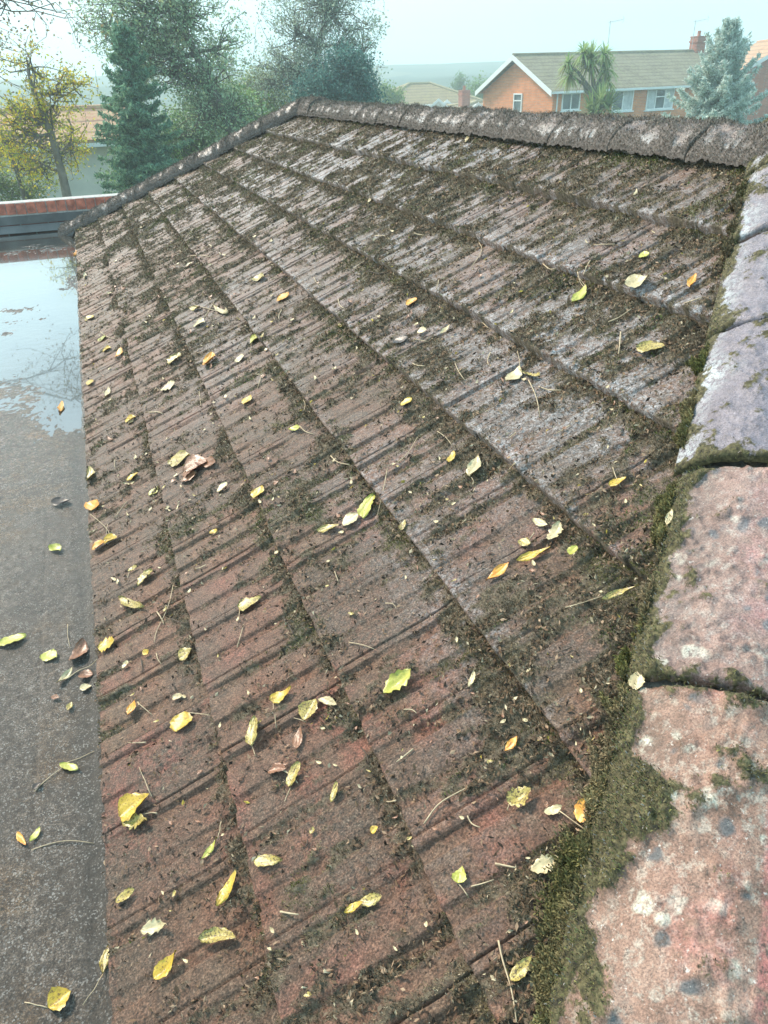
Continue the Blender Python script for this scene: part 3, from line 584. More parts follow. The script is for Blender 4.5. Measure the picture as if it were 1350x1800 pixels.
def leaf_mesh(name, L, Wd, mat, curl, fold, seed, parent=None, shape='oval', rag=0.1):
    r_ = random.Random(seed); nu, nv = 15, 8; V = []
    ph = r_.uniform(0, 6); bend = r_.uniform(-.15, .15)
    for i in range(nu+1):
        t = i/nu
        w_ = math.sin(math.pi*t**(0.85 if shape == 'oval' else 0.62))**(0.75 if shape == 'oval' else 0.95)
        if shape == 'slim': w_ = math.sin(math.pi*t)**0.9
        for j in range(nv+1):
            q = (j/nv-0.5)*2; ed = 1+rag*math.sin(9*t*math.pi+ph+q*2)*abs(q) + rag*.5*r_.uniform(-1, 1)*abs(q)
            x = (t-0.5)*L; y = q*w_*Wd/2*ed + bend*L*math.sin(math.pi*t)*.5
            z = fold*abs(q)*w_*Wd/2 + curl*L*((2*t-1)**2)*0.5 + 0.035*L*math.sin(5*t+ph)*q + L*.03*math.sin(11*q+7*t+ph)*abs(q) + 0.002
            V.append((x, y, max(z, .0005)))
    Fc = [(i*(nv+1)+j, (i+1)*(nv+1)+j, (i+1)*(nv+1)+j+1, i*(nv+1)+j+1) for i in range(nu) for j in range(nv)]
    return mesh_obj(name, V, Fc, mat, parent, True)
seen = {}
def place_leaf(u, v, px, ang, kind, label, width=0.5, stem=None, shape='oval', curl=0.12, fold=0.25, group=None, lift=.003, rag=.1):
    """ang: image angle of the long axis in degrees (anticlockwise from right), px: length in photo pixels"""
    P, N = surf_at(u, v); r0 = math.radians(ang); dx, dy = math.cos(r0)*px/2, -math.sin(r0)*px/2
    def hit(uu, vv):
        d = ray(uu, vv); t = (N @ (P-O))/(N @ d); return O+t*d
    A = hit(u-dx, v-dy); B = hit(u+dx, v+dy); ax = B-A; L = np.linalg.norm(ax); ax = ax/L
    C = hit(u-dy, v+dx); D = hit(u+dy, v-dx); side = C-D
    Wd = np.linalg.norm(side - (side@ax)*ax)*width
    by = np.cross(N, ax)
    seed = int(u*7+v*13)
    o = leaf_mesh('fallen_leaf', L, Wd, LM[kind], curl, fold, seed, None, shape, rag)
    q = P + N*lift
    o.matrix_world = Matrix(((ax[0], by[0], N[0], q[0]), (ax[1], by[1], N[1], q[1]), (ax[2], by[2], N[2], q[2]), (0, 0, 0, 1)))
    tag(o, label, 'leaf', group)
    if stem:
        su, sv_, end = stem      # pixel of the stalk tip, and which end it leaves from (-1/1)
        Pt = hit(su, sv_); S0 = P + ax*(L/2*end*.96); mid = (S0+Pt)/2 + by*random.uniform(-.05, .05)*np.linalg.norm(Pt-S0) + N*.003
        pts = [S0+N*.003, (S0*.55+mid*.45)+N*.0035, mid, (Pt*.55+mid*.45)+N*.003, Pt+N*.002]
        inv = o.matrix_world.inverted(); mb = MB(); mb.tube([inv @ Vector(p) for p in pts], [.0013, .0010, .0009, .0009, .0011], 5)
        st_ = mesh_obj('stalk', mb.v, mb.f, M['stalk'], o, True)
    return o
LV = [
 # flat roof
 (20, 1129, 58, 18, 'g', 'pale yellow green sliver of leaf at the left edge of the felt', .30, None, 'slim'),
 (87, 1158, 28, -10, 'g', 'small lime green oval leaf flat on the grey felt', .75, None, 'oval'),
 (98, 970, 20, -30, 'g', 'tiny curled green leaf on the felt beside the brown stain', .8, None, 'oval'),
 (108, 887, 34, 5, 'k', 'dark olive leaf lying at the near edge of the puddle', .35, None, 'oval'),
 (122, 1350, 34, -15, 'g', 'green leaf tinged red at its tip with a long stalk on the felt', .45, (176, 1318, -1), 'oval'),
 (38, 1475, 28, -55, 'o', 'small orange and green leaf of a joined pair on the felt', .45, None, 'oval'),
 (62, 1469, 32, 55, 'g', 'slim yellow green leaf of a joined pair on the felt', .35, None, 'slim'),
 (106, 1759, 50, 35, 'y', 'large oval yellow leaf at the bottom of the felt with a bent stalk', .75, (44, 1763, -1), 'oval'),
 (189, 1694, 52, 78, 'm', 'narrow yellow leaf standing along the edge of the eaves tiles', .32, (146, 1768, -1), 'slim'),
 (138, 1150, 46, 60, 'b', 'curled brown leaf in the clump against the eaves edge', .5, None, 'oval'),
 (116, 1193, 40, 45, 'p', 'pale withered strip below the brown curled leaf', .22, None, 'slim'),
 (152, 1192, 26, 5, 'b', 'small brown leaf tucked against the eaves edge below the clump', .6, None, 'oval'),
 (152, 1212, 22, 10, 'p', 'small pale leaf scrap on the felt below the brown leaves', .5, None, 'oval'),
 (107, 715, 18, 80, 'o', 'orange brown leaf floating in the puddle', .6, None, 'oval'),
 (98, 1230, 14, -10, 'b', 'tiny dark red leaf scrap on the felt', .6, None, 'oval'),
 (124, 1245, 16, 70, 'm', 'tiny mottled yellow scrap on the felt near the eaves', .6, None, 'oval'),
 (66, 1383, 18, 40, 'k', 'dark olive scrap at the end of the long stalk on the felt', .5, None, 'oval'),
 # roof slope, near to far
 (243, 1420, 66, 38, 'y', 'large pale yellow leaf with an upright stalk in the lower left course', .55, (246, 1350, 1), 'ovate'),
 (244, 1449, 42, 5, 'm', 'crumpled yellow leaf touching the large one over dark mud', .55, (206, 1422, -1), 'oval'),
 (372, 1494, 48, 55, 'g', 'slender pale green leaf lying beside a patch of black moss', .16, (390, 1445, 1), 'slim'),
 (402, 1563, 72, 62, 'y', 'bright yellow slender leaf on black moss near the bottom left', .26, None, 'slim'),
 (224, 1576, 40, 35, 'm', 'small pale leaf with a yellow green tail near the bottom left', .4, None, 'oval'),
 (279, 1635, 46, 12, 'p', 'crumpled cream leaf above the orange yellow one', .5, None, 'ovate'),
 (388, 1653, 66, 3, 'm', 'wide brown speckled yellow leaf lying across the groove near the bottom', .42, None, 'oval'),
 (297, 1699, 64, 52, 'y', 'orange yellow leaf tapering to a point near the bottom left', .34, None, 'ovate'),
 (476, 1515, 50, 3, 'm', 'pale yellow oval leaf on the bare orange corner of a tile', .48, None, 'ovate'),
 (322, 1271, 38, 70, 'y', 'bright yellow round leaf in the lower left course', .85, (370, 1258, 1), 'oval'),
 (315, 1228, 18, 15, 'p', 'small cream scrap above the bright yellow round leaf', .6, None, 'oval'),
 (236, 1248, 30, 65, 'o', 'orange curled leaf with a fine stalk near the eaves', .35, (268, 1257, 1), 'slim'),
 (236, 1062, 44, -18, 'm', 'pale yellow oval leaf near the eaves, level with the long pale stalk', .38, None, 'oval'),
 (192, 1136, 32, 30, 'y', 'crumpled yellow leaf close to the eaves edge', .6, None, 'oval'),
 (224, 1171, 15, 70, 'p', 'tiny cream scrap below the crumpled yellow leaf', .6, None, 'oval'),
 (260, 1150, 14, 45, 'y', 'tiny yellow leaf right of the crumpled one', .7, None, 'oval'),
 (330, 1153, 30, 40, 'm', 'folded yellow green leaf against a course step', .6, None, 'oval'),
 (442, 1061, 44, 25, 'm', 'pale yellow leaf with a double stalk pointing down the tile', .45, (419, 1138, -1), 'ovate'),
 (258, 1018, 38, 50, 'm', 'ragged mottled leaf along a rib near the eaves', .35, None, 'slim'),
 (236, 1002, 18, 30, 'm', 'small mottled scrap left of the ragged leaf', .4, None, 'oval'),
 (449, 1288, 52, 82, 'm', 'upright mottled yellow leaf with its stalk pointing down', .42, (451, 1330, -1), 'oval'),
 (499, 1224, 44, 35, 'y', 'curled orange yellow leaf with a dark stalk below it', .42, (487, 1280, -1), 'ovate'),
 (549, 1251, 44, 62, 'm', 'oval yellow leaf with brown speckles and a stalk to its left', .62, (502, 1258, -1), 'oval'),
 (579, 1237, 34, -18, 'p', 'pinkish brown leaf right of the speckled oval leaf', .42, None, 'oval'),
 (530, 1300, 42, 80, 'b', 'glossy reddish brown leaf standing on edge below the speckled oval one', .35, None, 'oval'),
 (521, 1364, 48, 68, 'm', 'yellow green leaf at the top of a long pale stalk', .40, (476, 1467, -1), 'oval'),
 (490, 1356, 34, 10, 'b', 'small brown leaf beside the long stalk', .55, None, 'oval'),
 (591, 1395, 38, 75, 'm', 'small speckled leaf upright on a mossy rib', .32, None, 'slim'),
 (705, 1206, 66, 42, 'g', 'lime yellow crumpled leaf on the grey rib in the middle', .40, None, 'oval'),
 (831, 1197, 30, 70, 'p', 'small cream twisted leaf right of the lime yellow leaf', .35, None, 'slim'),
 (626, 1598, 38, 32, 'y', 'yellow leaf tip poking from mud near the bottom centre', .38, None, 'slim'),
 (655, 1583, 42, 15, 'm', 'olive muddy leaf joined to the yellow tip', .5, None, 'oval'),
 (661, 1461, 16, 40, 'y', 'small yellow dot of leaf under the course step', .8, None, 'oval'),
 (812, 1540, 32, 75, 'g', 'pale yellow diamond leaf with a short stalk on a bare red tile', .75, (823, 1575, -1), 'ovate'),
 (962, 1524, 54, 25, 'p', 'crumpled pale yellow leaf beside the hip moss near the bottom', .55, None, 'oval'),
 (1041, 1441, 48, 70, 'o', 'bright orange leaf caught on the moss by the hip', .72, (985, 1427, -1), 'oval'),
 (975, 1426, 34, 20, 'p', 'small cream leaf left of the bright orange leaf', .5, None, 'oval'),
 (917, 1403, 48, 30, 'm', 'crumpled yellow leaf with torn edges on a brown tile', .7, (893, 1425, -1), 'oval'),
 (922, 1706, 58, 50, 'm', 'speckled yellow leaf curled beside black rotten leaf at the bottom', .45, None, 'ovate'),
 (962, 1772, 14, 60, 'y', 'tiny yellow scrap at the bottom right of the tiles', .7, None, 'oval'),
 (901, 1311, 36, 50, 'o', 'small orange brown leaf folded on a rib near the hip', .35, None, 'slim'),
 (650, 893, 46, 65, 'g', 'bright lime leaf on a mossy step in the middle of the roof', .5, None, 'oval'),
 (619, 917, 34, 40, 'p', 'pale round leaf left of the bright lime leaf', .55, None, 'oval'),
 (580, 932, 40, 15, 'm', 'flat olive leaf left of the pale round leaf', .3, None, 'slim'),
 (711, 926, 20, 70, 'm', 'small pale leaf clinging to a course step', .5, None, 'oval'),
 (878, 1009, 52, 38, 'o', 'slender orange and yellow leaf in the middle right', .25, None, 'slim'),
 (940, 977, 64, 22, 'y', 'long yellow leaf running up to the slender orange leaf', .2, None, 'slim'),
 (924, 957, 22, -20, 'm', 'small ring shaped yellow scrap in the group of leaves right of centre', .7, None, 'oval'),
 (978, 940, 38, 60, 'p', 'cream crumpled leaf at the top of the group right of centre', .55, None, 'oval'),
 (952, 922, 30, -25, 'p', 'smooth pale leaf above the group right of centre', .4, None, 'oval'),
 (1017, 986, 20, 50, 'g', 'small bright green yellow leaf on the moss by the hip', .8, None, 'oval'),
 (1100, 1062, 70, 20, 'm', 'long thin yellow blade against the hip moss', .14, None, 'slim'),
 (1130, 1216, 34, 85, 'p', 'round cream leaf lying on the moss at the hip joint', .8, None, 'oval'),
 (1185, 930, 30, 75, 'p', 'pale leaf stuck upright to the foot of the hip', .4, None, 'oval'),
 (457, 868, 26, 60, 'y', 'bright yellow leaf by a mossy step left of centre', .6, None, 'oval'),
 (168, 890, 22, -10, 'o', 'round orange leaf at the eaves edge beside the puddle', .9, None, 'oval'),
 (176, 962, 26, 35, 'o', 'orange half of a leaf pair near the eaves', .45, (190, 922, 1), 'slim'),
 (197, 951, 24, 10, 'y', 'yellow half of a leaf pair near the eaves', .6, None, 'oval'),
 (378, 937, 14, 10, 'y', 'tiny yellow leaf in the second course', .6, None, 'oval'),
 (393, 859, 24, 50, 'p', 'small cream leaf above the tiny yellow one in the second course', .4, None, 'oval'),
 (318, 808, 38, 15, 'm', 'olive yellow leaf left of the rust red clump', .5, None, 'oval'),
 (345, 824, 46, 25, 'b', 'rust red rotten leaf in the clump below the mossy step', .6, None, 'oval'),
 (366, 818, 34, 0, 'b', 'rust brown leaf at the right of the clump below the mossy step', .5, None, 'oval'),
 (334, 842, 34, 30, 'b', 'dark rust leaf at the bottom of the clump', .35, None, 'slim'),
 (500, 524, 22, 20, 'o', 'orange leaf in the upper left middle of the roof', .55, None, 'oval'),
 (371, 636, 26, 60, 'o', 'pair of small orange curls in the third course', .5, None, 'oval'),
 (1145, 616, 50, 3, 'm', 'speckled yellow leaf level across the ribs at the right', .4, None, 'oval'),
 (1020, 522, 40, 52, 'g', 'yellow green leaf with an upright stalk at the upper right', .34, (1016, 487, 1), 'slim'),
 (1220, 498, 26, 65, 'o', 'small orange leaf near the hip at the upper right', .45, None, 'oval'),
 (1133, 452, 20, 20, 'g', 'tiny yellow leaf high at the right', .5, None, 'oval'),
 (1122, 500, 46, 20, 'p', 'curled pale brown leaf propped over a course step at the right', .42, None, 'ovate'),
 (1087, 850, 34, 25, 'y', 'yellow and pink leaf in deep moss at the right', .35, None, 'oval'),
 (836, 822, 40, 70, 'p', 'papery brown leaf hanging over the mossy step', .5, (834, 850, -1), 'ovate'),
 (795, 806, 22, 65, 'y', 'small yellow leaf left of the papery brown one', .5, None, 'oval'),
 (716, 709, 24, 35, 'y', 'small yellow leaf on the ribs right of centre', .42, None, 'oval'),
 (706, 600, 28, 15, 'k', 'dark wet oval leaf in the upper middle of the roof', .42, None, 'oval'),
 (743, 585, 18, 20, 'p', 'small cream leaf right of the dark wet one', .5, None, 'oval'),
 (785, 582, 26, 45, 'p', 'thin pale sliver right of the small cream leaf', .2, None, 'slim'),
 (905, 663, 34, 50, 'p', 'faded yellow leaf with long curling stalks right of centre', .5, (910, 618, 1), 'oval'),
 (935, 662, 36, -10, 'm', 'narrow yellow leaf beside the faded one with curling stalks', .2, None, 'slim'),
 (725, 533, 22, 25, 'o', 'small orange brown leaf high in the middle', .45, None, 'oval'),
 (449, 597, 26, 60, 'g', 'small green yellow leaf on a mossy step at the upper left', .3, None, 'slim'),
 (520, 757, 20, 5, 'g', 'small green leaf at the centre left', .4, None, 'oval'),
 (437, 705, 20, 55, 'y', 'small yellow leaf in the fourth course', .5, None, 'oval'),
 (310, 634, 28, 50, 'm', 'ragged yellow leaf with thin arms in the second course', .4, None, 'slim'),
 (297, 682, 30, 30, 'p', 'pale yellow leaf below the ragged one', .35, None, 'slim'),
 (353, 570, 16, 10, 'p', 'round pale dot of leaf in the third course', .7, None, 'oval'),
 (423, 632, 16, 20, 'p', 'white leaf scrap in the fourth course', .6, None, 'oval'),
 (456, 492, 20, 10, 'm', 'small pale yellow leaf high on the left', .5, None, 'oval'),
 (345, 544, 20, 5, 'm', 'yellow sliver beside the crossed twigs', .3, None, 'slim'),
 (392, 547, 26, -20, 'p', 'cream leaf among the crossed twigs', .35, None, 'slim'),
 (212, 624, 14, 30, 'o', 'orange brown leaf by the first step', .8, None, 'oval'),
 (190, 615, 12, 10, 'y', 'yellow speck left of the orange brown leaf', .6, None, 'oval'),
 (161, 560, 12, 40, 'y', 'yellow speck at the eaves beside the puddle', .6, None, 'oval'),
 (133, 446, 12, 60, 'o', 'orange leaf at the eaves by the far corner', .7, None, 'oval'),
 (181, 597, 16, 40, 'g', 'green yellow speck near the eaves', .4, None, 'oval'),
 (160, 674, 14, 40, 'y', 'yellow speck at the eaves below the puddle glare', .6, None, 'oval'),
 (190, 692, 20, 75, 'p', 'cream sliver near the eaves', .3, None, 'slim'),
 (232, 738, 18, 15, 'y', 'yellow speck with a dark stalk near the first step', .5, None, 'oval'),
 (162, 838, 26, 80, 'm', 'pale yellow curl against the eaves edge', .4, None, 'oval'),
 (235, 840, 24, 35, 'y', 'small yellow leaf in the first course', .3, None, 'slim'),
 (272, 866, 22, 50, 'g', 'small olive leaf at the first step', .4, None, 'oval'),
 (823, 246, 12, 70, 'p', 'pale scrap high on the roof just under the ridge', .6, None, 'oval'),
 (740, 298, 10, 60, 'p', 'white scrap on the topmost step', .6, None, 'oval'),
 (653, 353, 11, 60, 'p', 'white scrap on the second step from the top', .6, None, 'oval'),
 (1118, 342, 12, 70, 'p', 'pale scrap below the topmost step at the right', .4, None, 'oval'),
]
for i, L_ in enumerate(LV):
    u, v, px, an, kd, lb, wd, stm, shp = L_
    rag = .22 if 'crumpled' in lb or 'ragged' in lb else .08
    place_leaf(u, v, px, an, kd, lb, wd, stm, shp, curl=(.30 if 'curl' in lb or 'crumpled' in lb else random.uniform(.05, .2)), fold=random.uniform(.1, .45), rag=rag, lift=(.030 if ('hip' in lb and u > 1010 and v > 900) else .004))
# many tiny look-alike scraps
r2 = random.Random(5); cnt = 0
GN = {'p': ('tiny cream leaf scrap among many on the tiles', 'tiny cream leaf scraps on the tiles'), 'm': ('tiny mottled yellow leaf scrap among many on the tiles', 'tiny yellow leaf scraps on the tiles'), 'b': ('tiny brown leaf scrap among many on the tiles', 'tiny brown leaf scraps on the tiles')}
while cnt < 250:
    v = r2.uniform(400, 1780); u = r2.uniform(130, 1150)
    s_, Y_ = on_roof(u, v)
    if s_ < .03 or Y_ < near_edge(s_)+.06: continue
    if r2.random() < .6 and not (u < 560 and v < 900): continue
    kd = r2.choice('pppmbb'); sz = r2.uniform(5, 13)*(0.7+0.5*(v-400)/1400)
    place_leaf(u, v, sz, r2.uniform(0, 180), kd, GN[kd][0], r2.uniform(.2, .6), None, r2.choice(['oval', 'slim', 'ovate']), .2, .3, GN[kd][1], .003, .2); cnt += 1

# ------------------------------------------------------------------ twigs and loose stalks
def twig(pts, r0, label, col='stalk', group=None):
    Q = []
    for (u, v) in pts:
        P, N = surf_at(u, v); Q.append(P+N*.004)
    # smooth subdivision
    Q = [np.array(p) for p in Q]; out = []
    for i in range(len(Q)-1):
        for t in (0, .33, .66): out.append(Q[i]*(1-t)+Q[i+1]*t)
    out.append(Q[-1]); 
    for _ in range(2): out = [out[0]]+[(out[i-1]+out[i]*2+out[i+1])/4 for i in range(1, len(out)-1)]+[out[-1]]
    c = out[len(out)//2]; mb = MB(); mb.tube([p-c for p in out], [r0*(1-.45*i/len(out)) for i in range(len(out))], 5)
    o = mesh_obj('twig', mb.v, mb.f, M[col], None, True); o.location = c; return tag(o, label, 'twig', group)
M['darktwig'] = simple('wet_dark_twig', (.07, .045, .03), .5, .3, 40, .3, .001)
TW = [([(306, 1030), (298, 1070), (275, 1112), (273, 1130)], .0014, 'long pale curved stalk in the second course near the eaves'),
 ([(747, 1450), (770, 1415), (800, 1398), (825, 1385)], .0014, 'pale arched stalk beside a dark tile joint near the bottom centre'),
 ([(682, 825), (676, 860), (664, 910)], .0012, 'straight pale stalk rising above the bright lime leaf'),
 ([(495, 1604), (510, 1607), (527, 1609)], .0020, 'short thick pink stick near the bottom centre'),
 ([(872, 1520), (888, 1523), (908, 1527)], .0020, 'short straw coloured stick left of the crumpled pale leaf'),
 ([(878, 1655), (885, 1690), (902, 1740), (910, 1798)], .0016, 'long jointed straw running off the bottom of the picture'),
 ([(55, 1493), (90, 1484), (125, 1478), (166, 1484)], .0013, 'thin pale stalk lying on the felt below the leaf pair'),
 ([(60, 1390), (85, 1368), (118, 1345)], .0013, 'greenish stalk crossing the felt seam'),
 ([(160, 905), (185, 925), (196, 940), (190, 958)], .0014, 'thin red brown stalk above the leaf pair at the eaves'),
 ([(120, 1100), (119, 1120), (124, 1140)], .0010, 'fine upright stalk above the brown clump on the felt'),
 ([(120, 1195), (140, 1180), (160, 1176), (172, 1160)], .0018, 'pale bent stalk reaching from the brown clump to the eaves'),
 ([(1016, 480), (1020, 500), (1033, 512)], .0016, 'pale hook of stalk over the yellow green leaf'),
 ([(955, 465), (968, 478), (985, 470)], .0020, 'pale curved stalk high in the upper right'),
 ([(840, 425), (852, 440), (830, 470)], .0020, 'long bleached stalk in the upper middle'),
 ([(930, 670), (945, 700), (950, 735)], .0016, 'curling stalk hanging from the faded yellow leaf'),
 ([(360, 560), (378, 530), (392, 515)], .0022, 'one of two crossed bleached twigs at the upper left'),
 ([(345, 538), (372, 545), (395, 552)], .0022, 'lower of two crossed bleached twigs at the upper left'),
 ([(318, 432), (330, 415), (341, 402)], .0024, 'straight bleached stalk near the far hip'),
 ([(700, 815), (718, 800), (735, 770)], .0014, 'thin brown stalk in the middle of the roof'),
 ([(770, 760), (785, 770), (796, 785)], .0014, 'thin dark stalk above the mossy step'),
 ([(615, 1131), (640, 1135), (660, 1143)], .0014, 'pale stalk with a brown scrap in the third course'),
 ([(830, 1560), (850, 1555), (870, 1548)], .0012, 'fine stalk right of the pale diamond leaf'),
 ([(995, 1070), (1025, 1062), (1060, 1050)], .0014, 'stalk lying along a rib by the hip moss'),
 ([(430, 1100), (424, 1120), (418, 1140)], .0012, 'second stalk under the pale yellow leaf'),
 ([(1070, 568), (1090, 560), (1110, 545)], .0020, 'pale stick against the step at the right'),
 ([(1180, 545), (1205, 535), (1235, 525)], .0022, 'grey stick pointing at the hip in the upper right'),
 ([(1075, 1330), (1100, 1345)], .0012, 'short straw on the hip foot moss')]
for t_ in TW: twig(*t_)
r3 = random.Random(9)
for i in range(70):
    u = r3.uniform(150, 1120); v = r3.uniform(400, 1500); s_, Y_ = on_roof(u, v)
    if s_ < .04 or Y_ < near_edge(s_)+.08: continue
    a = r3.uniform(0, math.pi); l_ = r3.uniform(7, 20); cv = r3.uniform(-5, 5); dx, dy = math.cos(a)*l_, math.sin(a)*l_
    s2, Y2 = on_roof(u-dx, v-dy)
    if s2 < .02: continue
    dk = r3.random() < .35
    twig([(u-dx, v-dy), (u+cv, v-cv), (u+dx, v+dy)], r3.uniform(.0009, .0015)*(1+.25*Y_), 'short dark twig among many on the tiles' if dk else 'short pale stalk among many on the tiles', 'darktwig' if dk else 'stalk', 'short dark twigs on the tiles' if dk else 'short pale stalks on the tiles')
#BACKGROUND
# ------------------------------------------------------------------ background helpers
def far(u, v, D):
    d = ray(u, v); return O + d*(D/math.hypot(d[0], d[1]))
def on_plane(u, v, P, n): d = ray(u, v); return O + d*((n @ (P-O))/(n @ d))
M['house_brick'] = brick_mat('orange_house_brick', (0.80, 0.27, 0.095), (0.66, 0.20, 0.07), (0.50, 0.36, 0.26))
M['house_brick2'] = brick_mat('red_house_brick', (0.52, 0.15, 0.07), (0.40, 0.11, 0.06), (0.45, 0.30, 0.22))
M['white'] = simple('white_paint', (.80, .80, .78), .45, .05, 3, .05); M['render'] = simple('cream_render', (.70, .66, .58), .85, .1, 2, .2)
M['chimney'] = brick_mat('chimney_brick', (0.42, 0.12, 0.07), (0.30, 0.09, 0.06), (.4, .32, .26))
M['pot'] = simple('clay_pot', (.45, .16, .09), .7, .2, 10); M['metal'] = simple('aerial_metal', (.45, .46, .48), .35, .1)
m = Mat('window_glass', 0.06, 0.9); m.base(m.ramp(m.noise(1.3, 3), [(.35, (.035, .05, .055)), (.65, (.16, .19, .20))])); M['glass'] = m.m
m = Mat('net_curtain', 0.7); m.base(m.ramp(m.noise(5, 3), [(.3, (.42, .44, .44)), (.7, (.62, .64, .63))])); M['curtain'] = m.m
def roof_mat(name, c1, c2, c3, rowh=0.33):
    m = Mat(name, 0.75, 0.3); sp = m.n('ShaderNodeSeparateXYZ'); m.l(m.geo.outputs['Position'], sp.inputs[0])
    row = m.math('FRACT', m.math('MULTIPLY', sp.outputs[2], 1/rowh)); n1 = m.noise(1.1, 5, .65); n2 = m.noise(9, 4, .7)
    c = m.ramp(n1, [(.35, c1), (.6, c2)]); c = m.mix(m.ramp(n2, [(.45, 0.), (.62, .8)]), c, c3)
    c = m.mix(m.ramp(row, [(0, .75), (.22, 0.)]), c, (.05, .045, .035)); m.base(c); m.bump(row, .6, .03); return m.m
M['roof_grey'] = roof_mat('grey_lichen_roof', (.22, .165, .115), (.31, .24, .17), (.40, .34, .19), .165)
M['roof_brown'] = roof_mat('brown_tile_roof', (.23, .15, .10), (.30, .21, .14), (.42, .36, .14), .2)
M['roof_terra'] = roof_mat('terracotta_roof', (.42, .20, .12), (.52, .28, .18), (.5, .38, .2), .25)
def gable_house(name, label, A, d, L, g, Wd, ze, zr, brick, roofm, over=0.35, left_gable_trim=True):
    """A: front corner on the ground; d along the front; g towards the back"""
    A = np.array([A[0], A[1], GZ]); h = thing(name, label, 'house', tuple(A)); up = np.array([0, 0, 1.])
    B = A+d*L; He = ze-GZ; Hr = zr-GZ
    mb = MB(); mb.prism([A, A+g*Wd, A+g*Wd+up*He, A+g*Wd/2+up*(Hr-.12), A+up*He], d*L); mb.build('wall', brick, h)
    slope = np.array(g*Wd/2+up*(Hr-He)); sl = np.linalg.norm(slope); su = slope/sl; ns = np.cross(d, su); ns = ns if ns[2] > 0 else -ns
    mb = MB(); e0 = A+up*He - su*over - d*over; mb.prism([e0+ns*.03, e0+ns*.15, e0+ns*.15+su*(sl+over), e0+ns*.03+su*(sl+over)], d*(L+2*over))
    s2 = np.array(-g*Wd/2+up*(Hr-He)); su2 = s2/sl; ns2 = np.cross(d, su2); ns2 = ns2 if ns2[2] > 0 else -ns2
    e1 = A+g*Wd+up*He - su2*over - d*over; mb.prism([e1+ns2*.03, e1+ns2*.15, e1+ns2*.15+su2*(sl+over-.004), e1+ns2*.03+su2*(sl+over-.004)], d*(L+2*over))
    rf = mb.build('roof', roofm, h)
    mb = MB(); mb.tube([A+g*Wd/2+up*(Hr+.14)-d*over, A+g*Wd/2+up*(Hr+.14)+d*(L+over)], .10, 8); mb.build('ridge_tile', roofm, rf)
    for dd, off in ((-over-.03, 0), (L+over+.005, 0)):
        mb = MB()
        for e_, s_ in ((e0+d*over, su), (e1+d*over, su2)):
            q = e_ + d*dd - up*.0; mb.prism([q-up*.10, q+up*.16, q+up*.16+s_*(sl+over), q-up*.10+s_*(sl+over)], d*.025)
        mb.build('bargeboard', M['white'], h)
    mb = MB(); q = A+up*(He-.02)-g*(over*.92); q2 = q-d*over; mb.prism([q2-g*.06, q2-g*.06+up*-.11, q2+g*.05-up*.11, q2+g*.05], d*(L+2*over)); mb.build('gutter', M['white'], h)
    mb = MB(); q = A-g*.05+d*.25; mb.tube([q, q+up*(He-.05)], .04, 8); mb.build('downpipe', M['white'], h)
    return h
def window(h, P, n, rect, divs, curtain=False, sill=True):
    """rect: photo pixels (u0,v0,u1,v1) projected on wall plane through P with outward normal n; divs: mullion fractions"""
    u0, v0, u1, v1 = rect; a = on_plane(u0, (v0+v1)/2, P, n); b = on_plane(u1, (v0+v1)/2, P, n); tp = on_plane((u0+u1)/2, v0, P, n)[2]; bt = on_plane((u0+u1)/2, v1, P, n)[2]
    a[2] = b[2] = 0; x = b-a; Wd = np.linalg.norm(x); x /= Wd; up = np.array([0, 0, 1.]); H = tp-bt; base = a+up*bt
    ax = np.array([x, up, n]); fw = .07; mb = MB()
    def bar(cx, cz, w_, h_, dp=.07): mb.box(base + x*cx + up*cz + n*.012, (w_, h_, dp), ax)
    bar(fw/2, H/2, fw, H); bar(Wd-fw/2, H/2, fw, H); bar(Wd/2, fw/2, Wd-2*fw, fw, .068); bar(Wd/2, H-fw/2, Wd-2*fw, fw, .068)
    for f_ in divs[0]: bar(Wd*f_, H/2, fw*.9, H-2*fw, .066)
    for (fa, fb, fz) in divs[1]: bar(Wd*(fa+fb)/2, H*fz, Wd*(fb-fa)-fw*.9, fw*.8, .062)
    w_ = mb.build('window', M['white'], h)
    mb = MB(); mb.box(base + x*Wd/2 + up*H/2 - n*.008, (Wd-.05, H-.05, .03), ax); mb.build('pane', M['glass'], w_)
    if curtain:
        mb = MB()
        for f0, f1 in curtain: mb = MB(); mb.box(base + x*Wd*(f0+f1)/2 + up*H*.5 + n*.009, (Wd*(f1-f0)-fw, H-2*fw-.02, .008), ax); mb.build('net_curtain', M['curtain'], w_)
    if sill: mb = MB(); mb.box(base + x*Wd/2 - up*.035 + n*.05, (Wd+.14, .06, .13), ax); mb.build('sill', M['white'], w_)
# main brick house on the right
A = far(973, 160, 46.0); ze = A[2]; e_ = np.array([A[0], A[1], 0])-np.array([CX, 0, 0]); e_ /= np.linalg.norm(e_); r_ = np.array([e_[1], -e_[0], 0])
g = -0.62*r_+0.785*e_; d = 0.785*r_+0.62*e_
Wd = 6.6; L = 14.3; ap = far(912, 102, 46+2.6); zr = ap[2]
H1 = gable_house('brick_house', 'orange brick house with grey lichened roof, white gable trim and one red chimney', A, d, L, g, Wd, ze, zr, M['house_brick'], M['roof_grey'])
A0 = np.array([A[0], A[1], 0]); nF_ = -g
window(H1, A0, nF_, (987, 163, 1019, 194), ([.5], []), None)
window(H1, A0, nF_, (1076, 159, 1112, 195), ([.5], []), [(0.5, 1)])
window(H1, A0, nF_, (1136, 156, 1183, 192), ([.33, .67], [(.33, .67, .62)]), [(0, .33), (.67, 1)])
window(H1, A0, nF_, (1226, 152, 1256, 186), ([.5], []), [(0, .5)])
window(H1, A0, -d, (903, 164, 918, 198), ([], [(0, 1, .62)]), None)
